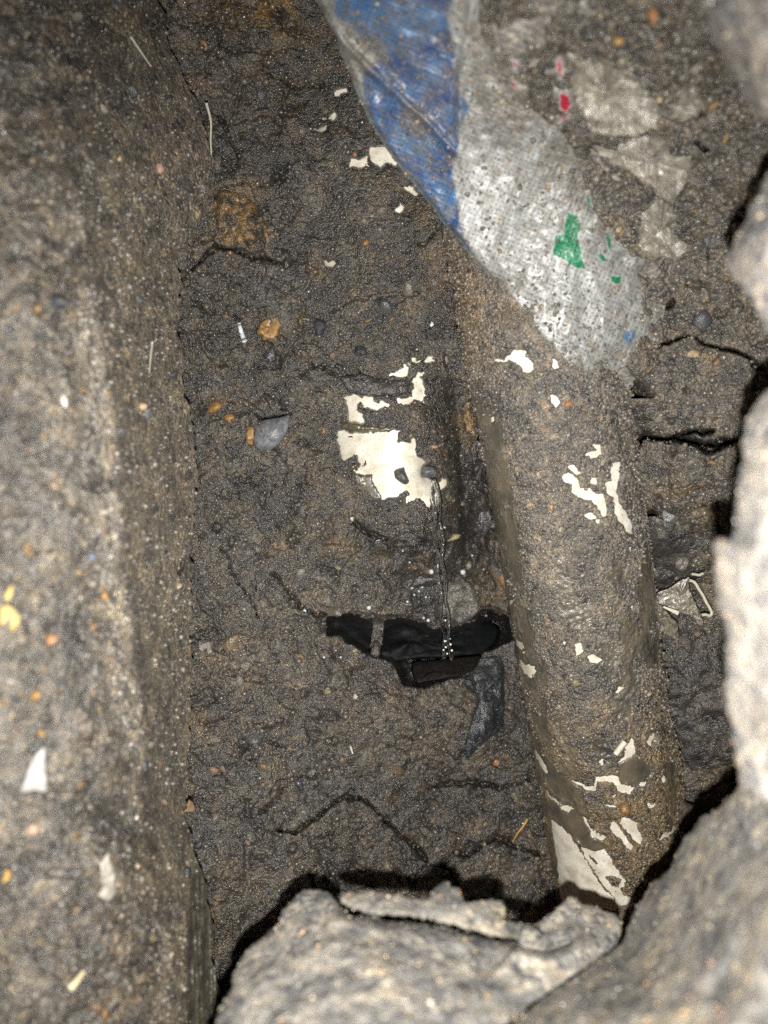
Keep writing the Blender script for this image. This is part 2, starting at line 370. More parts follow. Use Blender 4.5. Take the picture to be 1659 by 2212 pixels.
wall_white = D2([
 [(235,960),(290,950),(340,985),(620,990),(740,975),(860,955),(905,945),(880,975),(875,1020),(860,1085),(940,1090),(1020,1095),(1030,1050),(1070,1045),(1060,1130),(1070,1200),(1110,1250),(1180,1270),(1200,1310),(1140,1370),(1130,1450),(1230,1470),(1240,1540),(1250,1810),(1180,1770),(1140,1700),(1080,1695),(970,1740),(1000,1640),(960,1600),(860,1670),(770,1690),(720,1700),(690,1640),(640,1570),(610,1530),(600,1440),(540,1435),(430,1420),(395,1385),(440,1390),(470,1330),(440,1290),(400,1195),(360,1240),(320,1280),(290,1290),(250,1190),(240,1080),(205,1050)],
 [(1310,1500),(1400,1490),(1410,1520),(1360,1590),(1310,1640),(1290,1800),(1270,1800),(1290,1600)],
 [(280,600),(330,575),(420,570),(490,590),(500,540),(520,475),(560,500),(610,560),(620,640),(660,670),(690,620),(780,670),(770,700),(700,710),(650,740),(610,715),(500,700),(490,760),(510,870),(330,845),(335,700),(320,630)],
 [(760,345),(860,320),(940,270),(930,230),(965,205),(970,260),(1000,290),(970,390),(930,370),(840,385),(790,380)],
 [(1035,145),(1050,160),(1080,200),(1180,185),(1220,150),(1270,155),(1260,190),(1305,210),(1230,215),(1150,205),(1060,225),(1030,210)],
 [(1090,320),(1160,320),(1160,350),(1110,370),(1140,430),(1170,490),(1170,560),(1150,620),(1190,690),(1140,650),(1100,630),(1050,640),(990,650),(940,670),(870,640),(860,610),(920,600),(1040,590),(1030,540),(1050,500),(1040,440),(1000,390),(1040,400),(1080,360)],
 [(1385,145),(1445,150),(1430,210),(1410,270),(1390,220)],[(420,330),(450,300),(490,340),(490,410),(440,415),(410,370)],[(1045,75),(1090,45),(1100,78)]]) + K2([
 [(475,545),(520,535),(545,525),(560,550),(510,550),(505,570),(475,570)],
 [(405,695),(450,690),(490,668),(495,685),(470,720),(440,705),(405,715)],
 [(345,750),(380,760),(440,740),(430,780),(400,790),(355,775)],
 [(570,990),(580,935),(620,950),(660,935),(680,920),(675,970),(690,990)],
 [(690,880),(730,865),(780,870),(800,900),(860,975),(840,985),(790,960),(760,990),(720,970),(695,950),(685,910)],
 [(850,1060),(900,1085),(975,1150),(960,1168),(900,1125)],[(835,1250),(870,1205),(888,1230),(870,1270)],
 [(415,1535),(440,1555),(495,1550),(470,1585),(420,1585)]])
pipe_white = K6([
 [(35,170),(90,175),(130,150),(140,120),(190,115),(225,125),(220,160),(260,190),(265,230),(240,262),(205,255),(190,210),(160,190),(120,180),(60,192)],
 [(375,172),(400,190),(418,222),(385,232)],[(620,680),(660,680),(675,740),(645,750),(600,762),(568,740),(610,725),(640,720)],
 [(440,870),(470,840),(520,880),(540,940),(600,940),(640,980),(680,970),(690,1010),(700,1110),(670,1100),(640,1040),(600,1005),(540,1000),(490,960),(500,920),(450,900)],
 [(560,1090),(610,1085),(642,1120),(590,1125)],
 [(725,790),(780,780),(775,880),(760,940),(770,1020),(810,1080),(850,1160),(850,1215),(810,1190),(790,1150),(760,1130),(740,1060),(740,1000),(700,960),(690,910),(730,890),(715,830)],
 [(468,812),(500,798),(548,850),(520,855)],[(598,878),(642,878),(632,918),(600,912)],
 [(640,1125),(665,1120),(660,1150),(645,1150)],[(365,380),(400,395),(420,430),(395,465),(370,430)],
 [(508,1870),(545,1858),(562,1910),(520,1932)],[(585,1950),(620,1918),(672,1955),(640,1978),(610,1978)],[(440,1850),(460,1850),(455,1875)],
 [(160,1830),(190,1850),(222,1890),(190,1897),(165,1870)],[(180,1950),(215,1985),(280,2000),(285,2030),(260,2062),(220,2042),(190,2000)],
 [(115,1600),(152,1608),(130,1638)],[(835,1640),(855,1630),(850,1665)],[(830,1290),(850,1280),(845,1320)],[(10,520),(30,515),(25,560)]]) + P4([
 [(900,0),(942,10),(930,50),(868,62),(890,30)],[(1128,455),(1170,382),(1202,390),(1190,440),(1160,497)],
 [(985,450),(1000,430),(1030,450),(1040,550),(960,600),(895,632),(950,570),(945,500)],[(742,608),(790,598),(782,642),(755,642)],
 [(465,730),(520,760),(610,800),(650,825),(710,815),(728,745),(800,732),(890,735),(900,780),(920,815),(1050,820),(1020,850),(1000,885),(960,868),(890,868),(880,820),(850,782),(730,775),(715,852),(640,845),(560,795)],
 [(1068,815),(1122,773),(1110,828)],[(222,505),(245,550),(295,620),(328,700),(322,722),(258,655),(232,590)],
 [(303,843),(330,855),(350,900),(460,975),(552,995),(500,1032),(440,1004),(330,895)],
 [(603,1058),(652,1088),(685,1170),(803,1230),(780,1268),(668,1222),(680,1185),(638,1112)],
 [(838,1118),(872,1118),(962,1230),(1022,1310),(1010,1347),(968,1330),(928,1252),(868,1212),(838,1160)],
 [(903,1073),(990,1078),(1052,1110),(1072,1190),(1102,1240),(1085,1292),(1038,1272),(928,1142)],
 [(1223,1262),(1260,1188),(1310,1200),(1362,1128),(1350,1202),(1290,1232)],
 [(345,1080),(400,1130),(520,1220),(560,1290),(690,1530),(780,1660),(930,1800),(870,1840),(700,1800),(430,1760),(400,1400),(370,1230)],
 [(598,1320),(640,1330),(710,1360),(780,1340),(840,1400),(860,1460),(910,1520),(970,1600),(920,1660),(950,1710),(1012,1750),(930,1800),(830,1690),(740,1570),(640,1420)],
 [(1255,1450),(1300,1383),(1312,1400),(1307,1467),(1268,1462)],[(1088,1560),(1132,1538),(1142,1580),(1110,1642)],
 [(1128,880),(1145,960),(1202,960),(1202,992),(1148,1002)],[(778,960),(890,983),(870,997),(798,977)],[(850,895),(875,900),(870,925)]])
pipe_blot = P4([[(800,1545),(870,1550),(918,1580),(915,1640),(850,1635),(820,1600)],[(660,1375),(700,1400),(735,1460),(715,1465),(675,1410)]])
pipe_slip = P4([[(905,640),(1000,560),(1080,560),(1180,700),(1110,780),(1020,815),(930,800),(890,730)],
 [(320,880),(480,1000),(560,1010),(640,1100),(680,1200),(780,1280),(780,1350),(700,1370),(600,1290),(510,1215),(420,1140),(350,1070)],
 [(1260,1060),(1350,1090),(1360,1160),(1300,1200)],[(900,1230),(960,1290),(960,1360),(900,1280)],[(240,480),(420,700),(560,820),(500,960),(330,830),(260,650)]])

exposed = [(560,-220),(1000,-220),(1030,-40),(1040,60),(1070,150),(1140,255),(1210,285),(1260,360),(1262,430),(1300,490),(1350,545),(1385,620),(1388,720),(1345,790),(1295,862),(1200,790),(900,460),(700,100)]
green = K3([[(470,1260),(530,1270),(545,1340),(530,1400),(560,1530),(570,1600),(500,1590),(380,1500),(400,1400),(450,1400),(460,1320)],[(590,1150),(603,1200),(575,1285)],[(698,1378),(722,1388),(715,1472),(700,1462)],[(665,1490),(705,1545),(680,1550),(655,1520)],[(720,1640),(792,1640),(780,1692),(740,1682)],[(625,905),(650,930),(640,945)]])
red = K3([[(418,340),(438,350),(432,485),(413,400)],[(418,560),(462,560),(487,620),(460,667),(428,640)],[(150,365),(172,380),(160,412)],[(142,480),(168,490),(150,524)],[(420,690),(440,690),(430,722)]])
blue = K2([[(490,20),(480,90),(600,190),(700,290),(745,330),(690,390),(650,430),(650,560),(700,730),(760,800),(850,950),(900,1000),(960,1090),(1010,1170),(1100,1300),(1150,1380),(1270,1520),(1235,1380),(1220,1250),(1195,1100),(1185,1000),(1215,900),(1205,800),(1225,700),(1270,650),(1200,520),(1190,400),(1180,280),(1150,100),(1190,-80),(500,-80)]]) + K3([[(810,2020),(850,1970),(870,1990),(840,2040)]])

# ------------------------------------------------------------------ depth fields (cm from the lens plane)
xl_pts = [(-300,560),(0,683),(60,715),(130,745),(200,770),(270,800),(340,850),(430,920),(520,990),(590,1050),(640,1100),(700,1140),(770,1200),(850,1288),(880,1320)]
S = RBF([(690,0,20.2),(500,-250,19),(900,-200,16.5),(900,0,18.4),(1100,0,17.8),(745,130,21),(850,340,22.6),(1000,300,21),(1200,300,20.8),(920,430,23.2),(1050,590,23.4),
 (1120,640,23.2),(1200,770,23.3),(1290,850,23.8),(1370,780,24.4),(1390,650,24.0),(1400,450,22.5),(1300,600,22.9),(1450,250,20.3),(1250,150,18.8),(1350,50,17.7),(1500,50,17.2),(1800,50,15.5),
 (1500,300,20.3),(1550,600,23.9),(1450,600,24.3),(1420,900,25.2),(1550,900,24.6),(1420,1080,26.0),(1560,1060,25.6),(1500,1250,28.8),(1700,1250,28),(1500,1500,30.2),(1450,1700,31.2),
 (1400,1950,31.5),(1700,1700,30),(1700,900,24),(1950,900,23),(1950,1900,29),(1500,2400,31),(1300,1300,31),(1300,1700,32),(1200,2100,32),(1320,1000,28.0),(1340,880,26)])
WL = RBF([(450,0,27.2),(600,0,27.6),(690,100,28),(600,300,28.5),(500,500,28.2),(480,1000,28.4),(600,800,28.8),(550,1250,28.5),(450,1500,27.6),(430,1900,27.0),(650,1200,29.3),(850,1230,29.9),(980,1250,30.4),
 (1030,1000,32),(1050,1150,33.5),(1000,1080,30.5),(1010,850,30),(1000,750,28.8),(960,560,27.2),(930,500,27.0),(1050,1290,33.5),(700,1320,29.8),(600,1500,28.6),(850,1500,30.2),(800,1700,29.6),(800,1900,29),(800,2300,28),(1090,1450,32),(1130,1620,32),(1060,1560,30.8),(1090,1700,31.4),(1150,1900,31.3),
 (1200,2200,31),(350,600,28.2),(100,600,28),(-350,600,27),(-350,-300,26),(-350,2500,26),(300,2400,27),(900,-300,27),(1100,300,27.5),(1250,800,29),(1300,1300,31),(850,1000,28.8),(820,600,28.5),(800,250,28.2),(1500,1000,30)])
RP = 2.5
BA0 = cam3(np.float64(792), np.float64(60), 30.4); BA1 = cam3(np.float64(850), np.float64(1000), 31.2)      # buried pipe axis
def cyl_depth(px, py, A, B, R):
    ray = np.stack([(px - CX) / F, -(py - CY) / F, -np.ones_like(px)], -1)
    d = (B - A) / np.linalg.norm(B - A)
    rp = ray - (ray @ d)[..., None] * d; ap = A - (A @ d) * d
    a = (rp**2).sum(-1); b_ = (rp @ ap); c = ap @ ap - R * R
    disc = b_**2 - a * c
    return np.where(disc > 0, (b_ - np.sqrt(np.maximum(disc, 0))) / a, 99.0)

cracks = [
 ([(590,1240),(620,1275),(650,1310),(680,1325),(712,1326)],2.2,.3), ([(411,582),(436,567),(455,542),(469,527),(491,538),(545,556),(567,556),(603,567)],3,.35),
 ([(723,671),(752,651),(767,644),(803,644),(839,637),(876,633),(905,633)],2.6,.3), ([(869,546),(909,527),(923,524),(938,506)],2.6,.3),
 ([(549,895),(563,906),(603,899),(625,895)],2.6,.3), ([(603,1793),(640,1800),(669,1775),(701,1753),(741,1724),(767,1719),(785,1728),(811,1753),(840,1779),(865,1808),(894,1826),(923,1859)],3,.4),
 ([(560,1757),(600,1727),(612,1705)],2.4,.25), ([(981,1841),(1014,1848),(1040,1826),(1072,1811),(1094,1819),(1131,1837),(1180,1850)],3,.4),
 ([(660,780),(700,800),(760,815),(830,820)],2,.2), ([(730,790),(690,790),(650,810)],2,.2), ([(760,1120),(790,1150),(830,1165)],4,.3),
 ([(480,1180),(500,1240),(540,1290),(560,1330)],2,.25), ([(470,250),(500,300),(520,360)],2,.2), ([(560,150),(640,190),(700,180)],2,.2),
 ([(500,1640),(560,1600),(610,1610)],2,.2), ([(930,1700),(1010,1690),(1080,1700),(1140,1690)],3,.3), ([(960,1620),(990,1640),(1040,1600)],2,.2)]
cracks += [(q, wd, dp) for q, (wd, dp) in zip(K6([
 [(830,590),(880,670),(930,640),(1000,645),(1100,650),(1170,655),(1230,670),(1310,680),(1370,680),(1450,660),(1560,630),(1700,600)],
 [(1100,635),(1200,600),(1320,605)],[(1230,670),(1300,725),(1370,700),(1430,680)],[(1010,100),(1080,80),(1150,50),(1200,30),(1280,90),(1400,110),(1500,140),(1560,180),(1600,230)],
 [(860,1140),(910,1120),(970,1100)],[(840,310),(900,350),(930,370)],[(940,-90),(925,0),(960,30),(1010,60)],[(600,420),(650,430),(690,440)]]),
 [(5.5,.9),(4,.6),(4,.6),(3,.45),(6,.8),(3,.3),(3,.3),(2,.2)])]
cracks += [(q, wd, dp) for q, (wd, dp) in zip(K3([[(730,1510),(770,1560)],[(860,1550),(920,1585),(980,1610)],[(1000,640),(1080,690),(1170,700),(1260,690)],[(780,390),(850,450),(910,490)],[(1180,880),(1250,860),(1300,900)],[(950,1800),(1050,1830),(1100,1800)],[(640,940),(720,1010),(780,1060)]]),
 [(3,.4),(8,.9),(4,.3),(4,.3),(3,.3),(2.5,.3),(4,.3)])]
cav_top = C1([[(120,250),(180,215),(480,235),(700,240),(850,280),(930,330),(1140,320),(1250,250),(1300,190),(1370,185),(1480,240)]])[0]
cavity = C1([[(120,250),(180,215),(480,235),(700,240),(850,280),(930,330),(1140,320),(1250,250),(1300,190),(1370,185),(1480,240),(1520,380),(1480,420),(1400,470),(1300,515),(1240,575),(1200,625),(1110,672),(1000,702),(850,760),(740,745),(700,680),(620,580),(500,545),(400,482),(300,452),(250,402),(120,390)]])[0]

def blobs(px, py, L):
    r = np.zeros(px.shape)
    for (x, y, rx, ry, s) in L: r = np.maximum(r, s * np.exp(-((px - x) / rx)**2 - ((py - y) / ry)**2))
    return r

def wall_fields(px, py):
    base3 = cam3(px, py, np.full(px.shape, 28.0))
    wpx = px + 9 * fbm(base3, .35, 3, 5); wpy = py + 9 * fbm(base3, .35, 3, 9)
    fine_x = px + 7 * fbm(base3, .17, 3, 25, .7); fine_y = py + 7 * fbm(base3, .17, 3, 29, .7)
    DW = WL(px, py)
    n0 = fbm(base3, .9, 3, 19)
    # coat over the buried pipe
    dc = cyl_depth(px, py, BA0, BA1, RP + .18)
    k = 1.1; hmin = np.clip(.5 + .5 * (DW - dc) / k, 0, 1)
    fade = 1 - ss(py + 50 * n0, 1120, 1260)
    DW = np.where(dc < 50, DW * (1 - hmin * fade) + dc * hmin * fade - k * hmin * (1 - hmin) * fade * .55, DW)
    sR = S(px, py)
    xb = np.where(py < 860, lin(py, xl_pts) + 45, 1250 + (py - 860) * .12)
    mixR = np.where(py < 860, ss(px - xb, 0, 90), ss(px - xb, -40, 60))
    # relief
    n1 = fbm(base3, 3.0, 3, 1); n2 = fbm(base3, 1.1, 4, 2); n3 = fbm(base3, .36, 3, 3); n4 = 1 - np.abs(vn(base3 / .13, 4)) * 2
    ridg = 1 - 2 * np.abs(fbm(base3, .8, 3, 41))
    rel = .40 * n1 + .36 * n2 + .11 * n3 + .022 * n4 + .10 * ridg
    wb = base3 + np.stack([fbm(base3, .9, 3, 71), fbm(base3, .9, 3, 72), 0 * px], -1) * .55 + np.stack([fbm(base3, .2, 2, 73), fbm(base3, .2, 2, 74), 0 * px], -1) * .12
    cvl, ce = cells(wb * [1, 1.25, 1], 1.5, 81); cv2, ce2 = cells(wb, .55, 91)
    patchy = ss(fbm(base3, 2.2, 2, 75), -.25, .3); patchy2 = ss(fbm(base3, 1.6, 2, 76), -.1, .35)
    rel = rel + .46 * (cvl - .5) + .16 * (cv2 - .5) * patchy2 - .30 * patchy * np.exp(-(ce / .05)**2) - .12 * patchy2 * np.exp(-(ce2 / .10)**2)
    nearpipe = np.exp(-((np.maximum(0, np.abs(px - lin(py, [(0, 790), (1000, 850)])) - 110)) / 40)**2) * (py < 1130)
    nearpipe = nearpipe * (1 - mixR)
    DL = DW - rel * (1 - .72 * nearpipe)
    e = np.maximum(polysd(px, py, exposed), polys(fine_x, fine_y, green + red) + 5)
    e = e + 10 * fbm(base3, .5, 4, 61)
    under = np.where(py < 900, ss(e, -3, 3), 0)
    DR = sR + under * .35 - (1 - under) * (.18 + .10 * ss(-e, 0, 60)) - rel * (1 - under) * .8 * ss(-e, 0, 40)
    D = DL * (1 - mixR) + DR * mixR
    # exposed white plastic: the soil skin is missing there
    wm = polys(fine_x, fine_y, wall_white)
    hole = polys(wpx, wpy, D2([[(400,660),(450,620),(490,640),(490,750),(440,765),(400,730)],[(475,1290),(505,1270),(525,1300),(505,1340),(478,1330)],[(345,1015),(385,1020),(380,1050),(350,1045)]]))
    wm = np.where(hole > 0, -hole, wm)
    dcy = cyl_depth(px, py, BA0, BA1, RP)
    show = (wm > 0) & (dcy < 50) & (py < 1112)
    D = np.where((wm > -2.5) & (dcy < 50) & (py < 1108), dcy + np.clip(wm * .1, -.2, 1.2) * (wm > -1.5) - .12 * (wm <= -1.5), D)
    # lip of smooth wet mud over the socket edge
    lip = polysd(wpx, wpy, D2([[(255,880),(330,845),(510,875),(620,900),(700,930),(860,935),(700,975),(380,985),(250,950)]])[0])
    D = np.where(lip > -3, D - .16 * ss(lip, -3, 8), D)
    mixd = []
    for pts, wd, dp in cracks:
        d = linesd(px + 9 * fbm(base3, .35, 4, 5, .65), py + 9 * fbm(base3, .35, 4, 9, .65), pts)
        cwn = wd * (.55 + .45 * fbm(base3, .5, 2, 55) + .35)
        D = D + dp * 6.5 * np.exp(-(d / np.maximum(cwn, .3))**2)
        mixd.append(d / wd)
    lim = (~show) & (dcy < 50) & (py < 1170) & (mixR < .5)
    la = 1 - ss(py + 40 * n0, 1105, 1165); D = np.where(lim, D * (1 - la) + np.minimum(D, dcy - .05) * la, D)
    # small pits
    pit = vn(base3 / .55, 77); D = D + .35 * ss(pit, .72, .9) * (1 - nearpipe) * ~lim
    # cavity
    cs = polysd(px + 16 * fbm(base3, .7, 4, 501, .6), py + 14 * fbm(base3, .7, 4, 502, .6), cavity) - 4 * ss(900 - px, 0, 120)
    D = np.where(cs > 0, D + 3.4 * ss(cs, 0, 26) + .9 * ss(cs, 0, 5), D)
    under_roof = np.exp(-(linesd(px, py - 6, cav_top) / 9)**2) * (py < 1345)
    D = D - .5 * under_roof * (cs <= 0)
    # ledge below bulges forward
    D = D - 1.0 * blobs(px, py, [(850, 1560, 160, 70, .8), (700, 1450, 90, 50, .5)]) * (cs <= 0)
    # gap beside the pipe
    # colours
    big = fbm(base3, 4.0, 3, 33); mid = fbm(base3, .9, 3, 35)
    c = np.zeros(px.shape + (3,)); c[:] = (.080, .071, .059)
    c *= ((1 + .28 * big + .25 * mid) * (.6 + .7 * cvl) * (.85 + .3 * cv2 * patchy2))[..., None] * (1 + (cv2 - .5)[..., None] * patchy2[..., None] * np.array([.12, 0, -.14]))
    def mixin(t, colr):
        nonlocal c
        t = np.clip(t, 0, 1)[..., None]; c = c * (1 - t) + np.array(colr) * t
    och = blobs(px, py, [(515, 470, 60, 75, .9), (760, 130, 60, 40, .5), (640, 230, 60, 40, .45), (1100, 1240, 40, 60, .5), (560, 860, 60, 30, .35), (880, 560, 60, 30, .5), (590, 30, 140, 60, 1.2), (480, 10, 60, 40, .5), (575, 705, 45, 25, .6), (930, 590, 55, 60, .6), (1010, 900, 14, 60, .9), (1480, 1070, 110, 40, .75), (1530, 1120, 60, 60, .6), (1060, 1290, 40, 50, .35), (1500, 700, 120, 40, .35), (1180, 1880, 40, 60, .4), (470, 2000, 30, 80, .6), (1500, 1560, 60, 90, .3), (480, 880, 50, 20, .3)])
    mixin(och * ss(mid + .5 * n3, -.25, .35) * .8, (.20, .125, .042))
    s1_ = fbm(base3, 1.9, 4, 601); s2_ = fbm(base3, 1.3, 4, 611)
    mixin(ss(s1_, .12, .34) * .6, (.035, .032, .03)); mixin(ss(s2_, .16, .4) * .5, (.135, .095, .05)); mixin(ss(-s2_, .2, .42) * .45, (.085, .086, .088))
    gry = blobs(px, py, [(660, 1700, 120, 60, .8), (620, 640, 90, 60, .4), (700, 420, 120, 60, .4), (1480, 860, 130, 70, .7), (950, 1270, 90, 60, .6), (1500, 430, 80, 100, .5)])
    mixin(gry * .7, (.075, .076, .078))
    blk = blobs(px, py, [(640, 560, 50, 60, .7), (690, 710, 30, 35, .7), (980, 1760, 140, 40, .7), (590, 760, 40, 25, .5), (1060, 1780, 80, 40, .6), (860, 1170, 60, 25, .5), (960, 860, 60, 40, .5), (1010, 1020, 40, 60, .7), (640, 1340, 60, 16, .5), (1020, 1400, 60, 40, .6)])
    mixin(blk * ss(n3 + mid, -.5, .5), (.028, .028, .029))
    mixin(mixR * .45, (.135, .122, .10))
    mixin(mixR * ss(900 - py, 0, 500) * .35, (.135, .125, .105))
    mixin(blobs(px, py, [(870, 1560, 190, 80, .6), (560, 1450, 110, 120, .4)]), (.13, .112, .088))
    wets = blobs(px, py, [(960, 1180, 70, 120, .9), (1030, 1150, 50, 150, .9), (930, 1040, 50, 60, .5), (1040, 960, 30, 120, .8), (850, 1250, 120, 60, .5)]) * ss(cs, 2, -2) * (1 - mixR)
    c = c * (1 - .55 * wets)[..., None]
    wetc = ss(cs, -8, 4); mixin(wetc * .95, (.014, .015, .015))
    bm = ss(lip, -3, 2); mixin(bm, (.085, .075, .045))
    slip = polys(wpx, wpy, D2([[(400,1440),(600,1435),(620,1540),(690,1650),(720,1700),(600,1690),(480,1600),(420,1500)],[(430,430),(500,420),(520,480),(490,560),(440,560)],[(940,230),(1010,230),(1060,270),(990,290)]]))
    sl = ss(slip, -2, 2); mixin(sl, (.085, .073, .045))
    ring = (wm > -2.2) & (wm <= 0); mixin(ring * .6, (.09, .078, .05))
    smf = np.clip(np.maximum(bm, sl) + wetc * .6 + wets * .45, 0, 1)
    return D, np.clip(c, 0, 1), smf, wm, under * mixR, cs

def axis(parts):
    r = []
    for a, b, st in parts: r.append(np.arange(a, b, st))
    return np.concatenate(r)
gx = axis([(-420, 340, 26), (340, 1640, 2.75), (1640, 2100, 18)]); gy = axis([(-420, -12, 22), (-12, 1990, 2.75), (1990, 2700, 22)])
PX, PY = np.meshgrid(gx, gy)
DW_, CW_, SMW_, WM_, UNDER_, CS_ = wall_fields(PX, PY)
PW = cam3(PX, PY, DW_)
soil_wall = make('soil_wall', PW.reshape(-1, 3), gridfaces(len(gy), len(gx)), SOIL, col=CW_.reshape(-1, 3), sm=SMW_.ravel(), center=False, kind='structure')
def wallD(px, py):
    j = np.clip(np.searchsorted(gx, px) - 1, 0, len(gx) - 2); i = np.clip(np.searchsorted(gy, py) - 1, 0, len(gy) - 2)
    return DW_[i, j]

# ------------------------------------------------------------------ left bank
xe_pts = [(-300,330),(0,345),(60,362),(125,373),(170,395),(220,420),(300,446),(350,457),(400,462),(470,430),(540,388),(580,382),(620,390),(700,385),(760,386),(840,397),(930,418),(1020,423),(1110,419),(1250,412),(1400,414),(1550,410),(1700,406),(1780,402),(1830,425),(1900,445),(2000,458),(2120,466),(2250,472),(2600,480)]
B = RBF([(-400,-300,18.5),(-400,500,17),(-400,1000,16),(-400,1700,16),(-400,2400,16.5),(0,0,18.2),(0,400,17.0),(0,1000,16.2),(0,1700,16.3),(0,2200,16.8),
 (150,400,17.9),(180,620,17.5),(225,900,17.2),(248,1150,17.3),(275,1450,17.8),(300,1650,18.6),(90,450,17.2),(120,1000,16.5),(150,1500,16.6),(100,2100,16.6),(260,2200,17.6),(300,1950,18.6),(390,2000,20.4),(395,2150,20.4),(360,1850,20.6),
 (205,420,20.2),(238,640,20.0),(275,910,19.8),(300,1150,20.0),(325,1450,20.8),(350,1650,22.0),(150,150,20.0),(250,150,22.2),(300,300,22.8),
 (320,700,22.6),(345,950,22.4),(365,1150,22.6),(378,1450,23.6),(385,0,25.4),(395,170,25.6),(457,350,26.2),(385,600,25.4),(385,760,25.3),(418,930,25.4),(420,1100,25.8),(412,1400,26.2),(408,1700,26.2),(450,2000,22.5),(465,2150,22.5),(440,1880,23.5),(330,450,23.4),(400,400,25)])
nb = 300
sA = np.concatenate([np.linspace(0, .42, 60)[:-1], np.linspace(.42, 1, 200), 1 + np.linspace(.02, 1, 14)])
by = axis([(-420, -10, 24), (-10, 2225, 3.1), (2225, 2650, 24)])
xe0 = lin(by, xe_pts)
one = np.zeros_like(by)
xe0 = xe0 + 7 * vn(np.stack([by / 34, one, one], -1), 3) + 4 * vn(np.stack([by / 11, one, one], -1), 7)
sF = np.minimum(sA, 1)
BX = -420 + sF[None] * (xe0[:, None] + 420)
BY = np.repeat(by[:, None], len(sA), 1)
over = np.clip(sA - 1, 0, None)[None]
def bank_fields(px, py):
    D = B(px, py); b3 = cam3(px, py, np.full(px.shape, 18.0))
    rel = .3 * fbm(b3, 2.2, 3, 101) + .22 * fbm(b3, .7, 4, 102) + .07 * fbm(b3, .25, 2, 103) + .015 * vn(b3 / .09, 104)
    pit = vn(b3 / .6, 107)
    wb = b3 + np.stack([fbm(b3, .6, 3, 171), fbm(b3, .6, 3, 172), 0 * px], -1) * .4
    cvl, ce = cells(wb, .9, 181); cv2, ce2 = cells(wb, .33, 191)
    rel = rel + .12 * (cvl - .5) + .06 * (cv2 - .5) - .10 * ss(fbm(b3, 1.5, 2, 175), 0, .3) * np.exp(-(ce / .06)**2)
    D = D - rel + .3 * ss(pit, .75, .92)
    # broken scar at the lower edge
    face = ss(px - lin(py, [(1830, 500), (1870, 412), (2000, 402), (2250, 400)]), 0, 14) * ss(py, 1830, 1900)
    D = D + face * .5 + .08 * face * vn(np.stack([px / 3.0, py / 60, 0 * px], -1), 5)
    rim = lin(py, [(-300, 60), (150, 60), (400, 170), (640, 200), (900, 243), (1150, 265), (1450, 296), (1650, 315), (1800, 330)]) + 10 * fbm(b3, 1.5, 3, 113)
    c = np.zeros(px.shape + (3,)); c[:] = (.128, .118, .104)
    big = fbm(b3, 3.0, 3, 111); mid = fbm(b3, .6, 3, 112)
    c *= ((1 + .3 * big + .3 * mid) * (.8 + .35 * cvl) * (.75 + .5 * cv2))[..., None]
    def mixin(t, colr):
        nonlocal c
        t = np.clip(t, 0, 1)[..., None]; c = c * (1 - t) + np.array(colr) * t
    q = px - rim + 8; ridge_light = np.where(q < 0, np.exp(-(q / 46)**2), np.exp(-(q / 13)**2)) * ss(py, 330, 520) * (1 - ss(py, 1550, 1850)) * ss(mid + .3 * big, -.7, .15)  # ridge highlight painted into the soil colour as a pale strip
    mridge_light = ridge_light
    mixin(ss(px - rim, 4, 30) * .8 * ss(py, 100, 500) * (1 - face), np.array((.235, .215, .18)))  # steep right face lightened in colour to offset its shading
    mixin(mridge_light * .95, (.46, .43, .385))
    mixin(blobs(px, py, [(60, 40, 200, 90, .5), (250, 30, 160, 100, .4)]), (.085, .07, .05))
    mixin(blobs(px, py, [(380, 330, 90, 160, .8)]), (.17, .15, .13))
    mixin(blobs(px, py, [(120, 260, 60, 60, .3), (20, 300, 60, 60, .3), (40, 2000, 80, 80, .25), (320, 1990, 60, 50, .4), (250, 2120, 90, 60, .3), (330, 60, 60, 60, .35)]) * ss(mid, -.2, .3), (.19, .12, .05))
    mixin(blobs(px, py, [(30, 110, 60, 60, .6), (110, 1330, 50, 40, .5), (200, 1350, 40, 20, .5), (30, 590, 30, 60, .4), (320, 1960, 60, 40, .5), (130, 1930, 70, 30, .4)]) * .8, (.06, .064, .068))
    scar = blobs(px, py, [(350, 1890, 70, 60, .8), (300, 1850, 40, 40, .4), (385, 2060, 16, 90, .7)])
    mixin(scar * .7, (.20, .165, .11))
    mixin(face * .8, (.085, .08, .06))
    return D, np.clip(c, 0, 1), np.clip(face * .55 + scar * .3, 0, 1)
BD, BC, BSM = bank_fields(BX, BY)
BD = BD + over * 7 + .12 * np.sqrt(np.clip(over, 0, 1)) * 3
BX2 = BX - over * 26
PB = cam3(BX2, BY, BD)
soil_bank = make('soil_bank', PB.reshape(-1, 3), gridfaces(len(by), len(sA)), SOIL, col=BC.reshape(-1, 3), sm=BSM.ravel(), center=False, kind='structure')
def bankD(px, py):
    return bank_fields(np.array([px], float), np.array([py], float))[0][0]

# ------------------------------------------------------------------ pipes
def frame(A, Bv):
    d = (Bv - A) / np.linalg.norm(Bv - A)
    f = np.array([0, 0, 1.0]); f = f - (f @ d) * d; f /= np.linalg.norm(f)     # towards the camera
    s = np.cross(d, f); return d, f, s
def tube_grid(A, d, f, s, ts, th, R):
    t = ts[:, None]; a = th[None]
    r = np.broadcast_to(R, (len(ts), len(th)))
    return A + t[..., None] * d + (r * np.cos(a))[..., None] * f + (r * np.sin(a))[..., None] * s

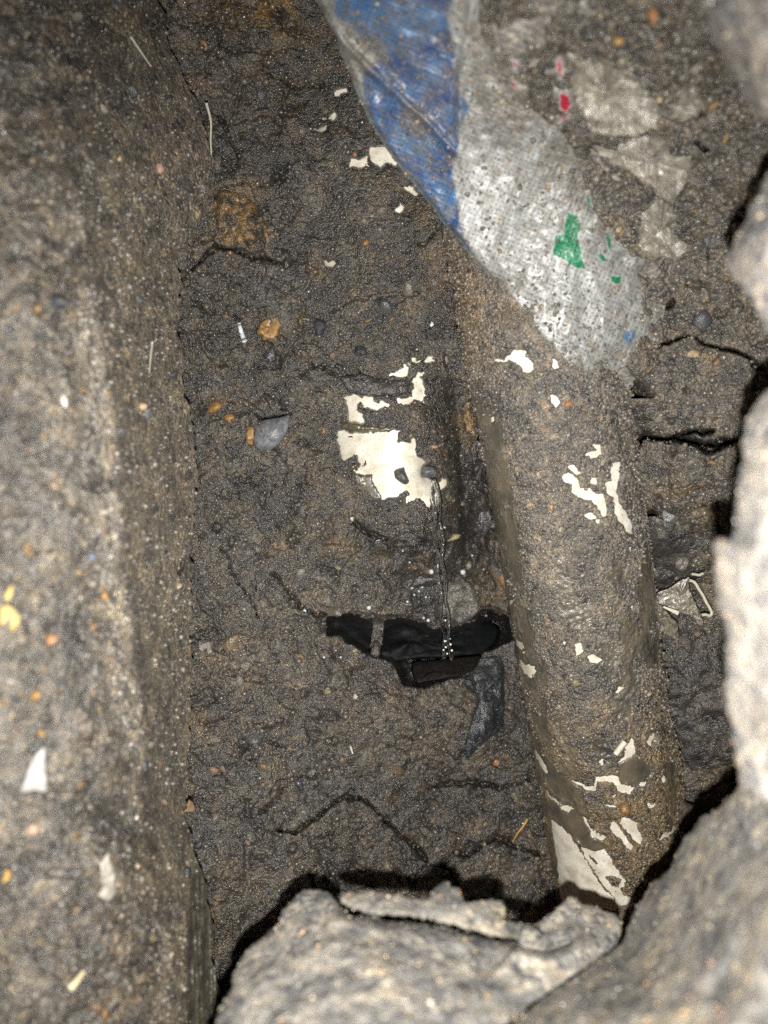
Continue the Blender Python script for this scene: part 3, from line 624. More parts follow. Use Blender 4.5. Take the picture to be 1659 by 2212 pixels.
MA = cam3(np.float64(1128), np.float64(450), 25.1); MB = cam3(np.float64(1332), np.float64(1850), 30.3)
d, f, s = frame(MA, MB); LM = np.linalg.norm(MB - MA)
main_pipe = empty('water_pipe', MA + d * LM * .5, 'white plastic water pipe coated in gritty mud, slanting down from under the woven sack', 'pipe')
th = np.linspace(0, 2 * math.pi, 97)[:-1]; ts = np.linspace(-5, LM + 5, 120)
G = tube_grid(MA, d, f, s, ts, th, RP)
ring_in = tube_grid(MA, d, f, s, np.array([ts[-1], ts[-1] - 3]), th, RP - .28)
ring_in0 = tube_grid(MA, d, f, s, np.array([ts[0] + 3, ts[0]]), th, RP - .28)
G = np.concatenate([ring_in0, G, ring_in], 0)
make('barrel', G.reshape(-1, 3), gridfaces(len(G), 96, wrap=True, flip=True), PVC, main_pipe)
# mud coat
th = np.concatenate([np.linspace(-1.75, 1.75, 250), np.linspace(1.85, 2 * math.pi - 1.85, 20)])
ts = np.linspace(-3.5, LM + 2.0, 660)
G0 = tube_grid(MA, d, f, s, ts, th, RP)
px, py = proj(G0)
n3 = fbm(G0, .5, 4, 201); nf = fbm(G0, .2, 3, 202); nw = fbm(G0, .16, 3, 203); nw2 = fbm(G0, .16, 3, 204)
fx = px + 5.5 * nw; fy = py + 5.5 * nw2
wm = polys(fx, fy, pipe_white); bl = polys(fx, fy, pipe_blot); wm = np.where(bl > -2, np.minimum(wm, -bl), wm)
slip = polys(px + 6 * n3, py + 6 * nf, pipe_slip)
left = ss(th, .8, 1.05)[None] * ss(py + 60 * n3, 830, 900)
sl = np.clip(np.maximum(ss(slip, -2, 3), left * ss(n3 + nf * .5, -.6, .2)), 0, 1)
dots = (vn(G0 / .16, 205) > .8) & (wm > 3)
h = .11 + .06 * n3 + .05 * nf + .035 * (1 - 2 * np.abs(vn(G0 / .11, 206)))
h = h * (1 - sl) + sl * (.035 + .012 * n3)
rightgrit = ss(-th, .8, 1.2)[None]; h = h + rightgrit * (.10 + .10 * nf) * ss(py, 1400, 1700)
h = np.where(wm > -1.2, np.clip(-wm * .03, -.1, .036), np.maximum(h, .02) * (ss(-wm, 0, 6) * .75 + .25) + .01)
back = np.broadcast_to((np.abs(np.where(th > math.pi, th - 2 * math.pi, th)) > 1.8)[None], h.shape)
h = np.where(back, .03, h)
G = tube_grid(MA, d, f, s, ts, th, RP + h)
pc = np.zeros(px.shape + (3,)); pc[:] = (.155, .14, .12); mid = fbm(G0, 1.0, 3, 207)
smear = ss(fbm((G0 - MA) @ np.stack([s, f, d * .35], -1), .9, 4, 208), .12, .3) * ss(py, 900, 1300) * .75 * (wm < -3); sl = np.maximum(sl, smear); h = np.where((wm <= 0) & ~back, h * (1 - .5 * smear), h); G = tube_grid(MA, d, f, s, ts, th, RP + h)
pc *= (1 + .3 * mid + .2 * n3)[..., None]
def mx(c, t, q):
    t = np.clip(t, 0, 1)[..., None]; return c * (1 - t) + np.array(q) * t
pc = mx(pc, ss(py + 130 * mid, 1380, 1750) * .75, (.175, .128, .062))
pc = mx(pc, blobs(px, py, [(1300, 1620, 50, 40, .7), (1260, 1480, 60, 40, .5), (1290, 1700, 30, 30, .5), (1120, 900, 60, 100, .3)]), (.07, .072, .078))
pc = mx(pc, blobs(px, py, [(1010, 650, 60, 120, .5), (1100, 680, 30, 30, .6)]), (.16, .10, .045))
pc = mx(pc, sl, (.098, .086, .062))
pc = mx(pc, ((wm > -2.2) & (wm <= 0)) * .5, (.10, .085, .06))
coat_faces = gridfaces(len(ts), len(th), wrap=True, flip=True)
make('mud_coating', G.reshape(-1, 3), coat_faces, MUD, main_pipe, col=np.clip(pc, 0, 1).reshape(-1, 3), sm=sl.ravel(), kind='stuff')
PM = G[:, :250]; PMn = gridnormals(PM); PMx, PMy = px[:, :250], py[:, :250]; PMsl = sl[:, :250]; PMwm = wm[:, :250]; PMth = th[:250]

# buried, broken pipe
d2, f2, s2 = frame(BA0, BA1); L2 = np.linalg.norm(BA1 - BA0)
broken = empty('broken_pipe', BA0 + d2 * L2 * .5, 'cream white plastic pipe buried upright in the soil, cracked open and leaking', 'pipe')
th2 = np.linspace(0, 2 * math.pi, 161)[:-1]
tsock = L2 * (927 - 60) / 940.0
ts2 = np.linspace(-6, tsock + .6, 90)
G = tube_grid(BA0, d2, f2, s2, ts2, th2, RP - .06)
make('barrel', G.reshape(-1, 3), gridfaces(90, 160, wrap=True, flip=True), PVC, broken)
ts3 = np.linspace(tsock, L2 + 2.9, 150)
T3g = ts3[:, None] + 0 * th2[None]
jag = .35 * vn(np.stack([th2 * 6, th2 * 0, th2 * 0], -1), 9) + .2 * vn(np.stack([th2 * 17, th2 * 0, th2 * 0], -1), 10)
tend = L2 + 2.0 + jag
T3g = tsock + (T3g - tsock) * ((tend - tsock) / (ts3[-1] - tsock))[None]
tha = th2[None] + 0 * T3g
Rg = RP + .03 + 0 * T3g
G = BA0 + T3g[..., None] * d2 + (Rg * np.cos(tha))[..., None] * f2 + (Rg * np.sin(tha))[..., None] * s2
gpx, gpy = proj(G)
dent = blobs(gpx, gpy, [(935, 1010, 26, 40, 1.0), (955, 960, 16, 22, .8), (905, 1070, 14, 30, -.25), (893, 1030, 9, 40, -.3)])
front = (np.cos(tha) > 0)
G = G - (dent * front * .75)[..., None] * f2
rg = (tha * 0 + 1)
inner = G - (.22 * (np.cos(tha)))[..., None] * f2 - (.22 * np.sin(tha))[..., None] * s2
GG = np.concatenate([G, inner[::-1]], 0)
make('socket', GG.reshape(-1, 3), gridfaces(len(GG), 160, wrap=True, flip=True), PVC, broken)

# ------------------------------------------------------------------ woven sack
sy = axis([(-330, -10, 12), (-10, 872, 3.0)]); ns = 240
xlv = lin(sy, xl_pts); one = np.zeros_like(sy)
xlv = xlv + 3.0 * vn(np.stack([sy / 40, one, one], -1), 5) + 1.0 * vn(np.stack([sy / 9, one, one], -1), 6)
xrv = lin(sy, [(-300, 1500), (300, 1500), (500, 1470), (600, 1450), (750, 1420), (800, 1390), (872, 1322)])
st = np.linspace(0, 1, ns)
SX = xlv[:, None] + st[None] * (xrv - xlv)[:, None]; SY = np.repeat(sy[:, None], ns, 1)
b3 = cam3(SX, SY, np.full(SX.shape, 22.0))
SD = S(SX, SY) - .26 * fbm(b3, 1.6, 3, 301) - .12 * (1 - 2 * np.abs(fbm(b3, .8, 3, 302))) - .03 * fbm(b3, .3, 2, 303)
fold = linesd(SX, SY, [(700, 40), (760, 110), (830, 180), (920, 260), (985, 330)]); SD = SD - .22 * np.exp(-(fold / 9)**2)
fold = linesd(SX, SY, [(985, 500), (1010, 400), (990, 280), (1000, 150), (1020, 0)]); SD = SD - .16 * np.exp(-(fold / 10)**2)
fold = linesd(SX, SY, [(1180, 300), (1120, 420), (1080, 560), (1130, 690)]); SD = SD - .10 * np.exp(-(fold / 14)**2)
SD = SD + .25 * np.exp(-((SX - xlv[:, None]) / 8)**2)
swx = SX + 7 * fbm(b3, .3, 3, 310); swy = SY + 7 * fbm(b3, .3, 3, 311)
scol = np.zeros(SX.shape + (3,)); scol[:] = (.31, .325, .32)
scol *= (1 + .5 * fbm(b3, 1.3, 3, 312))[..., None]
scol = scol + (blobs(SX, SY, [(1030, 440, 70, 110, .20), (1010, 330, 60, 60, .12), (1150, 600, 50, 60, -.08), (1240, 700, 70, 60, -.16)]))[..., None] * np.array((1, 1, 1.02))
bm = ss(polys(swx, swy, blue) + 10 * fbm(b3, .5, 3, 340), -5, 5) * np.clip(.97 + .25 * fbm(b3, .6, 3, 341), 0, 1)
bvar = ss(fbm(b3, .7, 3, 313), -.3, .4)[..., None]
bluec = np.array((.010, .055, .19)) * (1 - bvar) + np.array((.03, .14, .33)) * bvar
scol = scol * (1 - bm[..., None]) + bluec * bm[..., None]
scol = mx(scol, (polys(swx, swy, green) > 0), (.01, .17, .08)); scol = mx(scol, (polys(swx, swy, red) > 0), (.34, .012, .03))
scol = mx(scol, ss(SX - xlv[:, None], 12, 0) * .6 * ss(SY, 0, 200), (.20, .30, .30))
sdirt = blobs(SX, SY, [(790, 110, 40, 34, 1.1), (760, 85, 30, 30, .6), (1100, 160, 90, 140, .7), (1250, 330, 60, 120, .8), (1090, 40, 60, 120, .7), (900, 255, 30, 40, .6), (1080, 610, 60, 20, .3), (1130, 380, 60, 60, -.3), (1100, 450, 60, 80, -.5), (1140, 560, 90, 60, -.5), (900, 150, 90, 90, -.2), (900, 330, 90, 90, -.15)])
sdirt = sdirt - .38 * ((polys(swx, swy, green) > -4)) - 1.6 * (polys(swx, swy, red) > -3)
sdirt = sdirt + .55 * ss(12 - polysd(SX, SY, exposed) + 30 * fbm(b3, .8, 3, 330), 0, 45) * (SX - xlv[:, None] > 60)
PS = cam3(SX, SY, SD)
uvw = np.stack([b3[..., 0], b3[..., 1], b3[..., 2] * 0], -1)
back_ = PS.copy(); back_[..., 2] -= .035
VS = np.concatenate([PS.reshape(-1, 3), back_.reshape(-1, 3)]); nS = PS.shape[0] * PS.shape[1]
fs = gridfaces(len(sy), ns)
edge_i = np.arange(len(sy) - 1) * ns
rimf = np.stack([edge_i, edge_i + nS, edge_i + ns + nS, edge_i + ns], -1)
bot = (len(sy) - 1) * ns + np.arange(ns - 1); rimb = np.stack([bot, bot + nS, bot + 1 + nS, bot + 1], -1)
sack = make('woven_sack', VS, [fs, fs[:, ::-1] + nS, rimf, rimb], SACK, col=np.tile(np.clip(scol, 0, 1).reshape(-1, 3), (2, 1)), sm=np.tile(sdirt.ravel(), 2), uv=np.tile(uvw.reshape(-1, 3), (2, 1)))
tag(sack, 'crumpled woven plastic sack with blue and green print over the slanting pipe', 'sack')

# ------------------------------------------------------------------ outlined solids (clods, stones, flakes)
def outline(poly, n, jit=0., seed=0, freq=30.):
    p = np.array(poly, float); q = np.vstack([p, p[:1]]); L = np.r_[0, np.cumsum(np.linalg.norm(np.diff(q, axis=0), axis=1))]
    u = np.linspace(0, L[-1], n, endpoint=False)
    xy = np.stack([np.interp(u, L, q[:, 0]), np.interp(u, L, q[:, 1])], -1)
    k = max(1, int(n * .004)); 
    for _ in range(k): xy = (xy + np.roll(xy, 1, 0) + np.roll(xy, -1, 0)) / 3
    if jit:
        t = np.roll(xy, -1, 0) - np.roll(xy, 1, 0); nn = np.stack([t[:, 1], -t[:, 0]], -1); nn /= np.linalg.norm(nn, axis=1, keepdims=True) + 1e-9
        a3 = np.stack([xy[:, 0] / freq, xy[:, 1] / freq, xy[:, 0] * 0 + seed], -1)
        j = vn(a3, seed) + .6 * vn(a3 * 2.3, seed + 1) + .4 * vn(a3 * 5.1, seed + 2)
        xy = xy + nn * (j * jit)[:, None]
    return xy
def solid(name, poly, Dfun, thick, n=48, nr=8, jit=0., seed=0, freq=30., centre=None, prof='round', rel=None, col=(.1, .1, .1), sm=0., mat=None, parent=None, smooth=True, depth=None, colfun=None, rimpow=1.0):
    xy = outline(poly, n, jit, seed, freq); c = np.array(centre if centre is not None else xy.mean(0))
    ks = np.arange(1, nr + 1) / nr; rho = ks if prof == 'flat' else np.sin(ks * math.pi / 2) ** rimpow
    PXs = c[0] + rho[:, None] * (xy[:, 0] - c[0])[None]; PYs = c[1] + rho[:, None] * (xy[:, 1] - c[1])[None]
    D0 = Dfun(PXs, PYs)
    prof_v = (1 - np.sqrt(np.clip(1 - rho**2, 0, 1))) if prof == 'round' else rho**8
    Df = D0 + thick * prof_v[:, None]
    b3 = cam3(PXs, PYs, np.full(PXs.shape, float(np.mean(D0))))
    if rel is not None: Df = Df - rel(b3) * (1 - .6 * rho[:, None]**6)
    cF = float(np.mean(Df[0])); 
    dp = depth if depth is not None else thick
    nb_ = max(2, nr // 3); kb = (np.arange(nb_, 0, -1) / (nb_ + 1)); rb = kb
    PXb = c[0] + rb[:, None] * (xy[:, 0] - c[0])[None]; PYb = c[1] + rb[:, None] * (xy[:, 1] - c[1])[None]
    Db = Df[-1][None] + dp * np.sqrt(1 - rb**2)[:, None]
    V = np.concatenate([cam3(c[0] + 0 * xy[:1, 0], c[1] + 0 * xy[:1, 0], np.array([cF])), cam3(PXs, PYs, Df).reshape(-1, 3), cam3(PXb, PYb, Db).reshape(-1, 3), cam3(np.array([c[0]]), np.array([c[1]]), np.array([Db[-1].mean()]))])
    rows = nr + nb_; q = gridfaces(rows, n, wrap=True) + 1
    j = np.arange(n); t1 = np.stack([0 * j, 1 + (j + 1) % n, 1 + j], -1)[:, ::-1]; last = len(V) - 1; base = 1 + (rows - 1) * n
    t2 = np.stack([0 * j + last, base + j, base + (j + 1) % n], -1)[:, ::-1]
    if np.sum((xy[:, 0] * np.roll(xy[:, 1], -1) - np.roll(xy[:, 0], -1) * xy[:, 1])) > 0:
        q = q[:, ::-1]; t1 = t1[:, ::-1]; t2 = t2[:, ::-1]
    colv = np.array(col, float)
    if colfun is not None: colv = colfun(V)
    o = make(name, V, [q, t1, t2], mat, parent, col=colv, sm=sm, smooth=smooth)
    return o, cam3(PXs, PYs, Df)

def clodrel(a, sd):
    def r(b3): return a * (.55 * fbm(b3, 1.9, 3, sd) + .24 * fbm(b3, .55, 4, sd + 1) + .12 * (1 - 2 * np.abs(fbm(b3, .35, 3, sd + 2))))
    return r
def clodcol(base, sd):
    def r(V):
        k = 1 + .35 * fbm(V, 1.2, 3, sd) + .25 * fbm(V, .35, 3, sd + 3)
        c = np.array(base) * k[:, None]; o = ss(fbm(V, .9, 3, sd + 9), .18, .5)[:, None] * .5
        return np.clip(c * (1 - o * .5) + np.array((.26, .20, .12)) * o * .5, 0, 1)
    return r
near = []
DA = RBF([(700,1930,17.8),(560,2040,16.8),(960,1910,18.2),(1250,1950,18.6),(1340,2010,18.0),(850,2212,12.4),(480,2212,14),(1150,2150,15.5),(850,2050,15.4),(850,2500,9.5),(400,2600,10),(1100,2400,11.5),(1200,2060,16.9)])
polyA = [(380,2700),(420,2400),(452,2260),(470,2200),(490,2150),(508,2095),(530,2062),(555,2030),(598,1992),(618,1952),(655,1922),(690,1920),(715,1930),(735,1958),(760,1975),(850,1990),(950,2000),(1000,2015),(1040,2020),(1090,2035),(1130,2030),(1165,1990),(1200,1965),(1232,1935),(1262,1950),(1300,1962),(1335,1985),(1345,2008),(1335,2035),(1300,2062),(1200,2125),(1110,2195),(1010,2290),(1000,2700)]
def relA(b3):
    x, y = proj(b3); r = clodrel(1.0, 401)(b3)
    c1 = linesd(x, y, [(735,1962),(820,1985),(900,1992),(985,2012),(1040,2018),(1100,2035),(1180,2052),(1230,2035)])
    return r - .8 * np.exp(-(c1 / 5)**2) + .25 * np.exp(-((c1 - 22) / 16)**2)
o, G_ = solid('soil_clod', polyA, DA, 1.4, n=900, nr=110, jit=5, seed=31, freq=26, centre=(760, 2420), rel=relA, mat=CLODM, colfun=clodcol((.33, .325, .315), 410), depth=3, rimpow=.8)
tag(o, 'large crumbly grey soil clod filling the bottom middle foreground, topped by a thin crust', 'soil clod', 'soil clods around the rim of the hole'); near.append((G_, 2200))
crust = [(735,1955),(728,1938),(745,1928),(790,1924),(835,1926),(860,1936),(900,1944),(925,1936),(945,1914),(960,1904),(985,1914),(1000,1938),(1012,1955),(1045,1960),(1062,1948),(1084,1945),(1098,1960),(1094,1984),(1075,1998),(1110,2006),(1150,2000),(1180,2018),(1150,2034),(1090,2026),(1030,2012),(960,1994),(880,1978),(800,1972)]
o, G_ = solid('soil_crust', crust, lambda x, y: DA(x, y) + .15, .22, n=420, nr=26, jit=4, seed=37, freq=14, centre=(925, 1962), prof='flat', rel=clodrel(.55, 431), mat=CLODM, colfun=clodcol((.29, .285, .27), 440), depth=.25)
tag(o, 'thin jagged soil crust lifting off the top edge of the bottom clod', 'soil crust'); near.append((G_, 350))
DBf = RBF([(1345,2015,17.8),(1450,1880,17.2),(1590,1700,15.2),(1659,1650,14),(1600,2212,10.8),(1300,2150,14.2),(1200,2212,13.4),(1100,2250,13.2),(1659,2000,11.2),(2000,2000,9),(1500,2600,8.5),(1450,2000,15.0),(1550,1850,14.6)])
polyB = [(1010,2700),(1018,2292),(1118,2200),(1208,2130),(1305,2068),(1348,2030),(1365,1985),(1392,1940),(1412,1902),(1450,1876),(1462,1842),(1482,1805),(1512,1768),(1545,1748),(1580,1718),(1602,1690),(1700,1640),(2100,1640),(2100,2700)]
o, G_ = solid('soil_clod', polyB, DBf, 1.6, n=700, nr=90, jit=5, seed=51, freq=26, centre=(1640, 2330), rel=clodrel(1.1, 451), mat=CLODM, colfun=clodcol((.27, .265, .255), 460), depth=3, rimpow=.8)
tag(o, 'broad blurred soil clod in the bottom right corner, right of the crusted clod', 'soil clod', 'soil clods around the rim of the hole'); near.append((G_, 1600))
polyC = [(1760,1760),(1640,1725),(1602,1692),(1586,1640),(1578,1560),(1562,1480),(1566,1400),(1560,1340),(1545,1270),(1549,1230),(1538,1180),(1552,1160),(1582,1168),(1588,1080),(1604,1000),(1606,950),(1614,900),(1640,860),(1662,838),(1780,780),(2200,800),(2200,1760)]
DC = RBF([(1545,1230,12.2),(1600,1600,13.4),(1600,950,12.6),(1659,850,13),(1659,1300,10.2),(1659,1650,12.0),(1900,1300,8.5),(1659,1000,11),(2100,1300,8)])
o, G_ = solid('soil_clod', polyC, DC, 1.2, n=600, nr=70, jit=5, seed=61, freq=26, centre=(1820, 1300), rel=clodrel(.9, 471), mat=CLODM, colfun=clodcol((.45, .44, .43), 480), depth=3, rimpow=.8)
tag(o, 'pale overexposed soil clod at the right edge, below the blurred round-tipped one', 'soil clod', 'soil clods around the rim of the hole'); near.append((G_, 900))
polyD = [(1790,330),(1700,350),(1659,372),(1628,430),(1602,495),(1580,535),(1569,562),(1584,600),(1606,622),(1625,662),(1659,714),(1790,776),(2100,700),(2100,350)]
DDf = RBF([(1570,562,13.6),(1659,400,13.4),(1659,700,13.2),(1659,550,12.2),(1900,550,9.5),(2100,500,9)])
o, G_ = solid('soil_clod', polyD, DDf, 1.0, n=420, nr=50, jit=5, seed=71, freq=26, centre=(1760, 560), rel=clodrel(.8, 491), mat=CLODM, colfun=clodcol((.42, .41, .41), 495), depth=2.5, rimpow=.8)
tag(o, 'blurred pale soil clod with a rounded tip halfway up the right edge', 'soil clod', 'soil clods around the rim of the hole'); near.append((G_, 500))
polyE = [(1440,-260),(1485,-60),(1498,0),(1530,60),(1560,112),(1578,152),(1602,192),(1620,238),(1645,252),(1760,262),(2100,200),(2100,-260)]
DE = RBF([(1490,0,13.2),(1600,200,13.0),(1659,100,11.8),(1900,0,10),(1500,-200,12.5),(1659,250,12.8)])
o, G_ = solid('soil_clod', polyE, DE, 1.0, n=420, nr=50, jit=5, seed=81, freq=26, centre=(1760, 10), rel=clodrel(.8, 511), mat=CLODM, colfun=clodcol((.23, .225, .225), 515), depth=2.5, rimpow=.8)
tag(o, 'blurred grey soil clod in the top right corner of the hole', 'soil clod', 'soil clods around the rim of the hole'); near.append((G_, 450))
sm_clod = [(1448,1688),(1466,1700),(1480,1728),(1508,1742),(1512,1768),(1490,1792),(1464,1790),(1450,1762),(1446,1720)]
o, G_ = solid('soil_clod', sm_clod, lambda x, y: 28.2 + 0 * x, .6, n=140, nr=20, jit=3, seed=91, freq=10, rel=clodrel(.5, 521), mat=CLODM, colfun=clodcol((.10, .095, .085), 525))
tag(o, 'small dark soil clod against the right side of the muddy pipe low down', 'soil clod', 'soil clods around the rim of the hole')

# slabs, plastic scraps in and round the cavity
def plane(px0, py0, D0, gx_=0, gy_=0): return lambda x, y: D0 + (x - px0) * gx_ + (y - py0) * gy_
def stonerel(a, sd): return lambda b3: a * (.5 * fbm(b3, 1.0, 3, sd) + .3 * fbm(b3, .3, 3, sd + 1))
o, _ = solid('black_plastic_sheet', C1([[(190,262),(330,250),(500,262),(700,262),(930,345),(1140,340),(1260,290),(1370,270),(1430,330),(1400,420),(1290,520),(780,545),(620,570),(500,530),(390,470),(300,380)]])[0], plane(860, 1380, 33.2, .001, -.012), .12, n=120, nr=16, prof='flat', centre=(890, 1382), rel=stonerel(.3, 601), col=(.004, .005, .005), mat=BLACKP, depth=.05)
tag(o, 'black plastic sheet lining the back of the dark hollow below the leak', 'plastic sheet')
o, _ = solid('plastic_strip', C1([[(500,255),(580,260),(570,380),(552,545),(458,545),(480,400)]])[0], plane(815, 1380, 31.9, 0, -.012), .06, n=60, nr=6, prof='flat', rel=stonerel(.3, 604), col=(.065, .06, .048), mat=SOIL, sm=.3, depth=.03)
tag(o, 'short beige strip hanging upright across the black hollow', 'strip')
o, _ = solid('black_plastic_flap', C1([[(780,562),(1000,545),(1290,512),(1245,600),(1165,660),(1000,690),(900,705),(820,722),(775,660)]])[0], plane(960, 1440, 30.8, .0, -.02), .12, n=90, nr=10, prof='flat', centre=(945, 1447), rel=stonerel(.3, 607), col=(.012, .010, .009), mat=BLACKP, depth=.06)
tag(o, 'dark plastic flap curling over the lower lip of the hollow', 'plastic flap')
o, _ = solid('slate_shard', C1([[(1110,690),(1190,650),(1240,600),(1300,530),(1420,520),(1450,600),(1452,850),(1448,1030),(1390,1090),(1300,1160),(1230,1230),(1180,1290),(1160,1180),(1205,1000),(1250,850),(1190,760)]])[0], lambda x, y: WL(x, y) - .75, .45, n=120, nr=16, jit=2, seed=5, freq=12, centre=(1043, 1500), rel=stonerel(.9, 611), col=(.026, .031, .036), mat=SOIL, sm=.45, depth=.5)
tag(o, 'blue-black wet slate shard standing between the hollow and the pipe', 'stone')
o, _ = solid('dark_slab', K6([[(862,1150),(910,1125),(970,1102),(1080,1130),(1150,1170),(1290,1300),(1345,1375),(1240,1430),(1180,1470),(1100,1505),(1000,1550),(930,1592),(905,1500),(880,1300)]])[0], lambda x, y: S(x, y) - .5, .3, n=160, nr=30, jit=2.5, seed=8, freq=14, rel=stonerel(.5, 615), col=(.062, .06, .056), mat=SOIL, sm=.35, depth=.8)
tag(o, 'flat dark grey slab leaning beside the pipe, above the torn fibrous scrap', 'slab')
o, _ = solid('dark_slab', [(1400,1352),(1432,1324),(1475,1312),(1512,1352),(1545,1400),(1572,1450),(1600,1510),(1620,1640),(1500,1668),(1425,1600),(1405,1500)], lambda x, y: S(x, y) - .6, .35, n=160, nr=30, jit=2.5, seed=9, freq=14, rel=stonerel(.7, 617), col=(.07, .064, .058), mat=SOIL, sm=.2, depth=.8)
tag(o, 'dark muddy slab with a diagonal edge below the torn fibrous scrap', 'slab')
scrap = empty('fibrous_scrap', cam3(np.float64(1450), np.float64(1310), 27.5), 'torn translucent brown fibrous scrap with a loose white thread loop, right of the pipe', 'plastic scrap')
solid('torn_sheet', C3([[(120,645),(240,600),(440,520),(560,430),(680,375),(692,560),(765,720),(840,880),(872,1010),(800,1000),(750,905),(540,830),(340,745),(230,700)]])[0], plane(1450, 1290, 27.5, -.004, .004), .03, n=120, nr=16, jit=1.2, seed=3, freq=6, prof='flat', centre=(1466, 1290), rel=stonerel(.4, 621), col=(.3, .26, .2), mat=TORN, parent=scrap, depth=.02)
solid('torn_sheet', C3([[(112,650),(230,690),(345,745),(430,850),(545,975),(552,1200),(470,1140),(400,1110),(350,1055),(325,1100),(305,1190),(300,1080),(270,1030),(195,990),(160,850)]])[0], plane(1420, 1340, 27.3, .0, .006), .03, n=120, nr=14, jit=1.0, seed=4, freq=6, prof='flat', centre=(1426, 1336), rel=stonerel(.3, 623), col=(.3, .26, .2), mat=TORN, parent=scrap, depth=.02)
def tube(name, pts, r, mat, parent=None, col=(.5, .5, .5), nseg=10, sub=6, sm=None, rfun=None):
    p = np.array(pts, float); n = (len(p) - 1) * sub + 1
    u = np.linspace(0, len(p) - 1, n); i = np.clip(u.astype(int), 0, len(p) - 2); t = (u - i)[:, None]
    g = lambda k: p[np.clip(k, 0, len(p) - 1)]
    q = .5 * (2 * g(i) + (g(i + 1) - g(i - 1)) * t + (2 * g(i - 1) - 5 * g(i) + 4 * g(i + 1) - g(i + 2)) * t**2 + (-g(i - 1) + 3 * g(i) - 3 * g(i + 1) + g(i + 2)) * t**3)
    dd = np.gradient(q, axis=0); dd /= np.linalg.norm(dd, axis=1, keepdims=True) + 1e-9
    ref = np.array([0.1, 0.2, 1.0]); a = np.cross(dd, ref); a /= np.linalg.norm(a, axis=1, keepdims=True); b_ = np.cross(dd, a)
    rr = (rfun(np.linspace(0, 1, n)) if rfun else np.ones(n)) * r
    th = np.linspace(0, 2 * math.pi, nseg, endpoint=False)
    V = q[:, None] + rr[:, None, None] * (np.cos(th)[None, :, None] * a[:, None] + np.sin(th)[None, :, None] * b_[:, None])
    Vf = np.concatenate([V.reshape(-1, 3), q[:1] - dd[:1] * rr[0] * .5, q[-1:] + dd[-1:] * rr[-1] * .5])
    j = np.arange(nseg); k1 = n * nseg; caps = np.concatenate([np.stack([0 * j + k1, (j + 1) % nseg, j], -1), np.stack([0 * j + k1 + 1, (n - 1) * nseg + j, (n - 1) * nseg + (j + 1) % nseg], -1)])
    return make(name, Vf, [gridfaces(n, nseg, wrap=True), caps], mat, parent, col=col, sm=sm)
loop = [cam3(np.float64(x), np.float64(y), 27.1 + .002 * k) for k, (x, y) in enumerate(C3([[(665,425),(740,450),(800,540),(850,620),(890,700),(925,760),(958,830),(935,868),(880,855),(825,862)]])[0])]
tube('thread', loop, .055, FIBRE, scrap, col=(.5, .46, .36))
loop = [cam3(np.float64(x), np.float64(y), 27.0) for (x, y) in C3([[(700,350),(750,352),(800,362),(850,340)]])[0]]
tube('thread', loop, .05, FIBRE, scrap, col=(.5, .46, .36))
loop = [cam3(np.float64(x), np.float64(y), 27.0) for (x, y) in C3([[(350,755),(420,785),(480,810),(535,835)]])[0]]
tube('thread', loop, .07, FIBRE, scrap, col=(.6, .56, .46), rfun=lambda u: .5 + u * .8)

def lump(poly, colr, label, name='stone', lift=.25, seed=1, mat=None, thick=.4, sm=0):
    x0 = np.mean([p[0] for p in poly]); y0 = np.mean([p[1] for p in poly]); D0 = float(wallD(x0, y0))
    o, _ = solid(name, poly, lambda x, y: D0 - lift + 0 * x, thick, n=90, nr=14, jit=2.2, seed=seed, freq=10, rel=stonerel(.6, 650 + seed), col=colr, mat=mat or SOIL, sm=sm, depth=.6)
    return tag(o, label, 'stone')
lump([(915,1240),(945,1228),(990,1240),(1018,1262),(1036,1290),(1032,1325),(1000,1348),(960,1340),(925,1322),(905,1280)], (.12,.115,.105), 'pale grey lump behind the falling water, at the roof of the hollow', seed=1, sm=.3)
lump([(1005,1105),(1040,1090),(1075,1108),(1082,1140),(1050,1160),(1015,1150)], (.04,.04,.042), 'rounded dark stone between the falling water and the pipe', seed=2, sm=.6)
lump([(868,1250),(900,1238),(940,1235),(980,1238),(978,1256),(930,1268),(880,1272)], (.035,.034,.034), 'long flat black stone crossing just left of the falling water', seed=3, sm=.6)
lump([(1060,1285),(1085,1250),(1100,1270),(1105,1320),(1080,1330),(1055,1310)], (.17,.115,.05), 'ochre stone in shade between the hollow and the pipe', seed=4, lift=.1)
lump([(735,815),(780,806),(860,812),(888,825),(884,850),(850,862),(790,858),(750,846)], (.05,.045,.045), 'dark purplish lump framed by the upper white patches', seed=5, lift=.12, sm=.3)
lump([(795,820),(802,812),(800,826)], (.05,.045,.045), 'tiny dark crumb at the left tip of the purplish lump', seed=6, lift=.12)
lump([(990,850),(1000,838),(1015,850),(1022,900),(1028,950),(1010,935),(998,890)], (.24,.165,.08), 'tan stone wedged between the soil and the left side of the pipe', seed=7, lift=.3)
lump([(600,505),(618,510),(640,560),(632,600),(612,590),(602,545)], (.03,.029,.028), 'upright black stone right of the ochre rock', seed=8, lift=.1, sm=.5)
lump([(780,1320),(820,1312),(850,1318),(840,1330),(800,1330)], (.13,.10,.06), 'flat brown stone on the roof edge of the hollow', seed=9, lift=.1)

